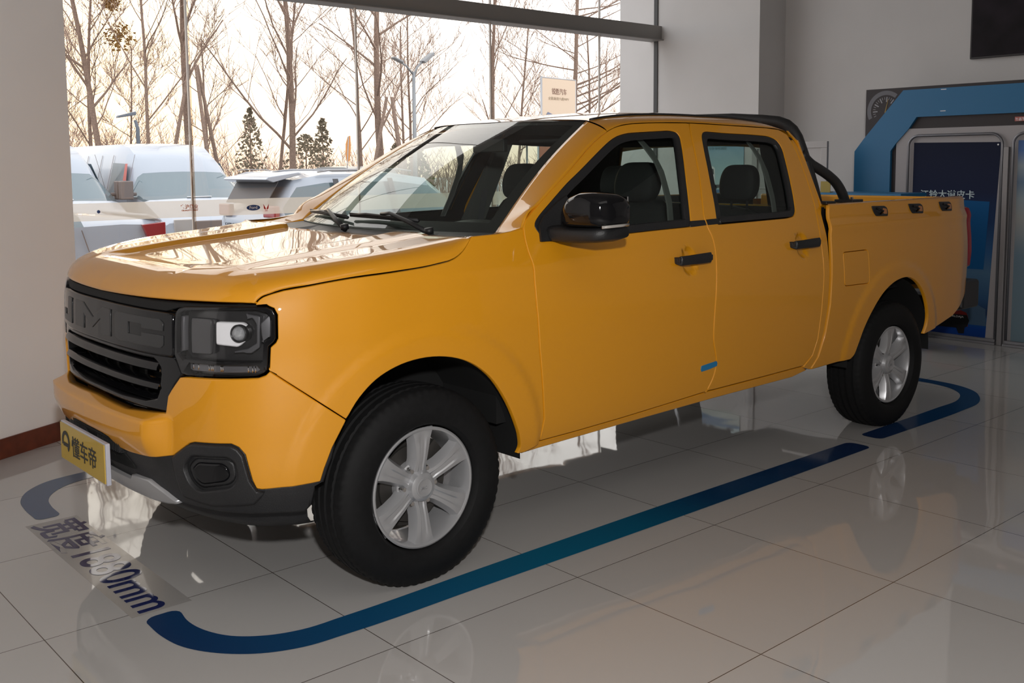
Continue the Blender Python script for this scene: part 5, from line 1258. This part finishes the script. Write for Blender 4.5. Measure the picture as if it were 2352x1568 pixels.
# ---- trees
def tree_mesh(rng, h, r0, lean, nb_, first, spread, levels=3, twig=1.0, fork=None):
    tr, br, tw = MB(), MB(), MB()
    def seg(mb, p, d, L, r, n, sides, wob):
        P = [p.copy()]; R = [r]; dd = d.normalized()
        for i in range(n):
            dd = (dd+Vector((rng.uniform(-1,1), rng.uniform(-1,1), rng.uniform(-.5,1)))*wob).normalized()
            P.append(P[-1]+dd*(L/n)); R.append(r*(1-(i+1)/n*.62))
        mb.tube(P, R, sides, False); return P, R
    def grow(p, d, L, r, lv):
        mb = br if lv == 1 else tw
        P, R = seg(mb, p, d, L, r, 6 if lv == 1 else 4, 5 if lv == 1 else 3, .13)
        if lv >= levels: return
        k = int((7 if lv == 1 else 5)*twig)
        for i in range(k):
            t = rng.uniform(.25, 1); j = min(int(t*(len(P)-1)), len(P)-2); q = P[j].lerp(P[j+1], t*(len(P)-1)-j)
            ax = (P[j+1]-P[j]).normalized(); side = Vector((rng.uniform(-1,1), rng.uniform(-1,1), rng.uniform(-.1,.9))).normalized()
            grow(q, ax*.75+side*.75, L*rng.uniform(.35,.6), max(R[j]*.45, .008), lv+1)
    P, R = seg(tr, Vector((0,0,-.1)), Vector((lean[0], lean[1], 1)), h, r0, 12, 8, .035)
    nb_ = int(nb_*1.6)
    for i in range(nb_):
        t = first+(1-first)*(i+rng.uniform(0,.6))/nb_; f = t*(len(P)-1); j = min(int(f), len(P)-2); q = P[j].lerp(P[j+1], f-j)
        az = rng.uniform(0, 2*PI); up = rng.uniform(*spread)
        grow(q, Vector((math.cos(az), math.sin(az), up)), h*rng.uniform(.22,.42)*(1.15-t*.6), R[j]*rng.uniform(.30,.50), 1)
    return tr, br, tw, P
def tree(x, y, h, r0, seed, label, lean=(0,0), nb_=10, first=.3, spread=(.6,1.5), twig=1.0, group=None, name='bare_tree'):
    rng = random.Random(seed); ro = empty(name, (x, y, GZ)); tag(ro, label, 'tree', group)
    tr, br, tw, P = tree_mesh(rng, h, r0, lean, nb_, first, spread, 3, twig)
    tr.build('trunk', BARK, ro, True, fix=False); br.build('branch', BARK, ro, True, fix=False)
    if tw.v: tw.build('twig', TWIG, ro, True, fix=False)
    return ro
def pole_set(x, y, z, s, label):
    m = MB(); H = z
    for a, b in ((-s, .1), (s*.95, .25), (.1*s, -s*.8)): m.tube([(a,b,-.1),(a*.10,b*.10,H)], [.065,.045], 7)
    m.tube([(-s*.72,.07,.30*H),(s*.68,.17,.30*H)], .02, 6)
    o = m.build('support_poles', BARK, None, True, fix=False); o.location = (x, y, GZ); tag(o, label, 'tree support', 'tree support poles'); return o
tree(7.9, 24, 9.5, .10, 3, 'leaning bare tree with leaf tufts in front of the sun, left edge of window', (-.04,0), 8, .35)
tree(8.15, 26, 8.0, .07, 4, 'thin bare tree standing at the very left of the window', (.03,0), 9, .3)
tree(8.45, 22.5, 9.0, .06, 5, 'slim forked bare tree over the white van', (0,0), 9, .35)
tree(10.13, 23.5, 10, .135, 21, 'thick staked bare tree rising behind the white van', (-.03,0), 7, .42, (.7,1.3))
pole_set(10.1, 23.2, 4.7, 1.15, 'wooden stakes propping the thick tree behind the van')
tree(13.3, 23.5, 10, .115, 8, 'tall straight bare tree in the middle of the left panes', (-.02,0), 10, .22, (.9,1.8))
tree(13.35, 24.7, 8, .065, 9, 'slender bare tree close beside the tall straight one', (.02,0), 8, .3)
tree(15.23, 21.5, 9.5, .125, 10, 'thick bare tree with propping stakes left of the street lamp', (-.08,0), 9, .3, (.6,1.2))
pole_set(15.2, 21.2, 3.9, 1.0, 'wooden stakes propping the thick tree left of the street lamp')
tree(15.5, 23.2, 9, .065, 12, 'thin bare tree left of the street lamp', (0,0), 9, .25)
tree(18.2, 24.3, 7.0, .06, 13, 'small bare tree directly behind the street lamp', (0,0), 10, .3)
tree(21.6, 24, 10, .09, 14, 'twin stemmed bare tree left of the roadside sign', (-.02,0), 7, .2, (1.6,2.6))
tree(23.6, 25, 7.5, .06, 15, 'small twiggy bare tree left of the roadside sign', (0,0), 12, .25)
tree(25.76, 24, 10, .12, 16, 'bare tree with level boughs behind the roadside sign', (-.01,0), 18, .22, (.05,.55))
tree(12.2, 27, 6.0, .06, 17, 'faint small bare tree above the suv roof', (0,0), 9, .3)
tree(19.6, 26.5, 7.0, .06, 18, 'thin bare tree in the open sky between the lamp and the twin stem', (0,0), 9, .3)
tree(28.5, 26, 8.0, .07, 19, 'thin bare tree at the right end of the window', (0,0), 9, .3)
tree(8.6, 30, 6.0, .05, 30, 'wispy bare sapling low beside the left edge', (0,0), 12, .15, (.4,1.2), 1.4)
tree(11.3, 31, 6.0, .05, 31, 'wispy bare sapling behind the van roof', (0,0), 12, .15, (.4,1.2), 1.4)
# ---- far shrub belt (nobody could count its stems)
rng = random.Random(7); m = MB()
for i in range(2600):
    x = rng.uniform(-30, 62); y = rng.uniform(38, 48); hh = rng.uniform(1.0, 3.2)*(1.25 if x < 20 else .9 if x < 34 else .8)
    a = Vector((x, y, GZ)); d = Vector((rng.uniform(-.3,.3), 0, 1)); p = [a, a+d*hh*.5, a+Vector((d.x*1.8*hh, 0, hh))]
    m.tube(p, [.035, .022, .006], 3, False)
    for k in range(5):
        q = p[1].lerp(p[2], rng.random()); m.tube([q, q+Vector((rng.uniform(-.5,.5), rng.uniform(-.3,.3), rng.uniform(.2,.7)))], [.014, .004], 3, False)
so = m.build('shrub_belt', TWIG, None, True, fix=False); tag(so, 'belt of brown leafless shrubs along the far roadside', 'shrubs', kind='stuff')
LEAF = mat('conifer_green', (.20,.17,.12), .9)
def conifer(x, y, h, wv, seed, label, col=LEAF):
    rng = random.Random(seed); ro = empty('conifer', (x, y, GZ)); tag(ro, label, 'tree')
    t_ = MB(); t_.tube([(0,0,0),(0,0,h)], [.06,.01], 6); t_.build('trunk', BARK, ro, True)
    f = MB()
    for i in range(620):
        z = rng.random()**.8*h; r = wv*(1-z/h)**.7*rng.random()**.5*(1+.3*rng.random()); a = rng.uniform(0, 2*PI)
        c = Vector((r*math.cos(a), r*math.sin(a), z)); u = Vector((rng.uniform(-1,1), rng.uniform(-1,1), rng.uniform(-.4,1))).normalized()*.13; v = u.cross(Vector((rng.random(), rng.random(), rng.random()))).normalized()*.07
        f.add([c-v, c+v, c+u], [(0,1,2)])
    f.build('foliage', col, ro, False, fix=False); return ro
conifer(17.0, 33.5, 4.2, .9, 1, 'narrow dark conifer right of the white van')
conifer(19.2, 33, 3.2, 1.9, 2, 'broad round evergreen bush beside the tall straight tree')
conifer(20.6, 34, 3.9, .9, 5, 'pointed evergreen among the far shrubs')
conifer(24.3, 34, 2.9, .8, 3, 'small dark conifer at the right of the far shrubs')
conifer(20.4, 27, 2.6, .9, 6, 'small olive green bush at the foot of the leaning tree', mat('olive_leaf', (.16,.16,.06), .9))
# leaf tufts on the sunlit tree
rng = random.Random(2)
tf = MB()
for (z, dx, r) in ((7.0,.1,.45),(6.3,.3,.30),(5.4,.45,.45),(7.6,-.3,.4)):
    for i in range(160):
        c = Vector((dx, 0, z))+Vector((rng.gauss(0,1), rng.gauss(0,1), rng.gauss(0,1)))*r*.4; u = Vector((rng.uniform(-1,1), rng.uniform(-1,1), rng.uniform(-1,1))).normalized()*.09; v = u.cross(Vector((.3,.5,.8))).normalized()*.05
        tf.add([c-v, c+v, c+u], [(0,1,2)])
lt = [o for o in bpy.data.objects if o.name.startswith('bare_tree') and abs(o.location.x-7.9) < .01][0]
tf.build('leaf_tuft', mat('dry_leaf', (.30,.17,.05), .9), lt, False, fix=False)
# ---- street lamps
LM = mat('lamp_post_grey', (.25,.26,.27), .5, .4)
m = MB(); m.tube([(0,0,0),(0,0,4.55)], [.075,.05], 10); lo = m.build('street_lamp', LM, None, True); lo.location = (15.2,20,GZ); tag(lo, 'double-headed grey street lamp among the bare trees', 'street lamp')
q = MB(); q.tube([(0,0,4.4),(.12,0,4.68),(.35,0,4.88)], .035, 8); q.tube([(0,0,4.45),(-.25,0,4.70),(-.42,0,4.78)], .03, 8); q.build('arm', LM, lo, True)
q = MB(); q.ngon([(.26,-.12,4.86),(.36,-.12,4.80),(.68,-.12,5.05),(.66,-.12,5.14)], (0,.24,0)); q.ngon([(-.72,-.10,4.88),(-.70,-.10,4.93),(-.38,-.10,4.82),(-.40,-.10,4.76)], (0,.2,0)); q.build('lamp_head', LM, lo, bevel=.02)
m = MB(); m.tube([(0,0,0),(0,0,2.9),(-.06,0,3.1)], [.07,.05,.04], 8); lo = m.build('street_lamp', mat('lamp_dark', (.12,.14,.17), .5), None, True); lo.location = (8.0,22.0,GZ); tag(lo, 'short dark street lamp with one arm above the white van', 'street lamp')
q = MB(); q.ngon([(-.5,-.08,3.20),(-.52,-.08,3.14),(-.05,-.08,3.22),(-.04,-.08,3.32)], (0,.16,0)); q.build('lamp_head', mat('lamp_dark2', (.12,.14,.17), .5), lo, bevel=.02)
# ---- roadside sign, banner, flag, teal canopy
SG = mat('sign_beige', (.62,.50,.38), .6)
sg = empty('road_sign', (14.13,13,GZ), math.radians(8)); tag(sg, 'beige roadside sign board picturing a blue car above the truck roof', 'sign')
m = MB(); m.box((-.62,-.02,2.4),(.62,.02,3.80)); m.build('board', SG, sg)
m = MB(); m.tube([(-.62,0,0),(-.62,0,3.84)], .025, 8); m.tube([(.62,0,0),(.62,0,3.82)], .025, 8); m.tube([(-.62,0,3.81),(.62,0,3.81)], .02, 8); m.build('post', GREYP, sg, True)
BR = mat('sign_brown', (.24,.14,.10), .6)
text('sign_text', '锐胜汽车', .15, BR, sg, frame((-.27,-.025,3.47), (1,0,0), (0,0,1)), .002, .0, width=.54)
text('sign_text', '全能商用六座MPV', .075, mat('sign_faint', (.42,.34,.24), .6), sg, frame((-.40,-.025,3.34), (1,0,0), (0,0,1)), .002, .0, width=.76)
m = MB(); m.ngon([(x,-.024,z) for x,z in ((-.50,2.98),(-.42,3.06),(-.20,3.00),(-.05,3.02),(.10,2.95),(.34,2.80),(.34,2.72),(0,2.72),(-.36,2.80),(-.48,2.90))], (0,-.004,0)); m.build('pictured_car', mat('sign_blue_car', (.14,.17,.26), .5), sg)
m = MB(); m.ngon([(x,-.031,z) for x,z in ((-.16,2.97),(-.03,2.99),(.10,2.92),(.28,2.80),(.05,2.84))], (0,-.003,0)); m.lathe([(-.03,.001),(-.03,.07)], 18, Matrix.Translation((-.38,0,2.86))); m.build('pictured_detail', CARDK, sg)
bn = empty('banner', (8.33,7.2,GZ)); tag(bn, 'tall reddish brown banner with white characters seen through the windscreen', 'banner')
m = MB(); m.box((-.22,-.01,.5),(.32,.01,2.45)); m.build('cloth', mat('banner_brown', (.34,.13,.08), .7), bn)
m = MB(); m.tube([(-.24,0,0),(-.24,0,2.5)], .015, 8); m.tube([(-.24,0,2.47),(.34,0,2.47)], .012, 8); m.build('pole', GREYP, bn, True)
for i, ch in enumerate('都是好车'): text('banner_text', ch, .20, WH, bn, frame((.02,-.014,2.10-i*.21), (1,0,0), (0,0,1)), .001, .002)
fg = empty('feather_flag', (10.65,16.4,GZ)); tag(fg, 'small orange feather flag on a thin pole over the parked cars', 'flag')
m = MB(); m.tube([(-.05,0,0),(0,0,1.95),(.05,0,2.57)], .012, 6); m.build('pole', GREYP, fg, True)
m = MB(); m.ngon([(0,0,1.98),(-.035,0,2.1),(-.025,0,2.4),(.035,0,2.57),(.10,0,2.59),(.11,0,2.32),(.07,0,2.02)], (0,.01,0)); m.build('flag_cloth', mat('flag_orange', (.60,.26,.08), .6), fg)
def canopy():
    P = []
    for i in range(15):
        x = i/14*3.6; top = 2.62+.22*abs(math.sin(x*2.1))*.8
        P.append([Vector((x, 0, top-.30)), Vector((x, .6, top)), Vector((x, 1.2, top+.02)), Vector((x, 1.8, top-.28))])
    return grid('canopy', P, mat('canopy_teal', (.30,.42,.42), .7), None)
cn = canopy(); cn.location = (17.0,18.0,GZ+.35); tag(cn, 'teal fabric canopy roof left of the roadside sign', 'canopy')
m = MB()
for x in (.1, 1.8, 3.5): m.tube([(x,.6,-.35),(x,.6,2.55)], .03, 6); m.tube([(x,1.2,-.35),(x,1.2,2.55)], .03, 6)
m.build('canopy_leg', GREYP, cn, True)
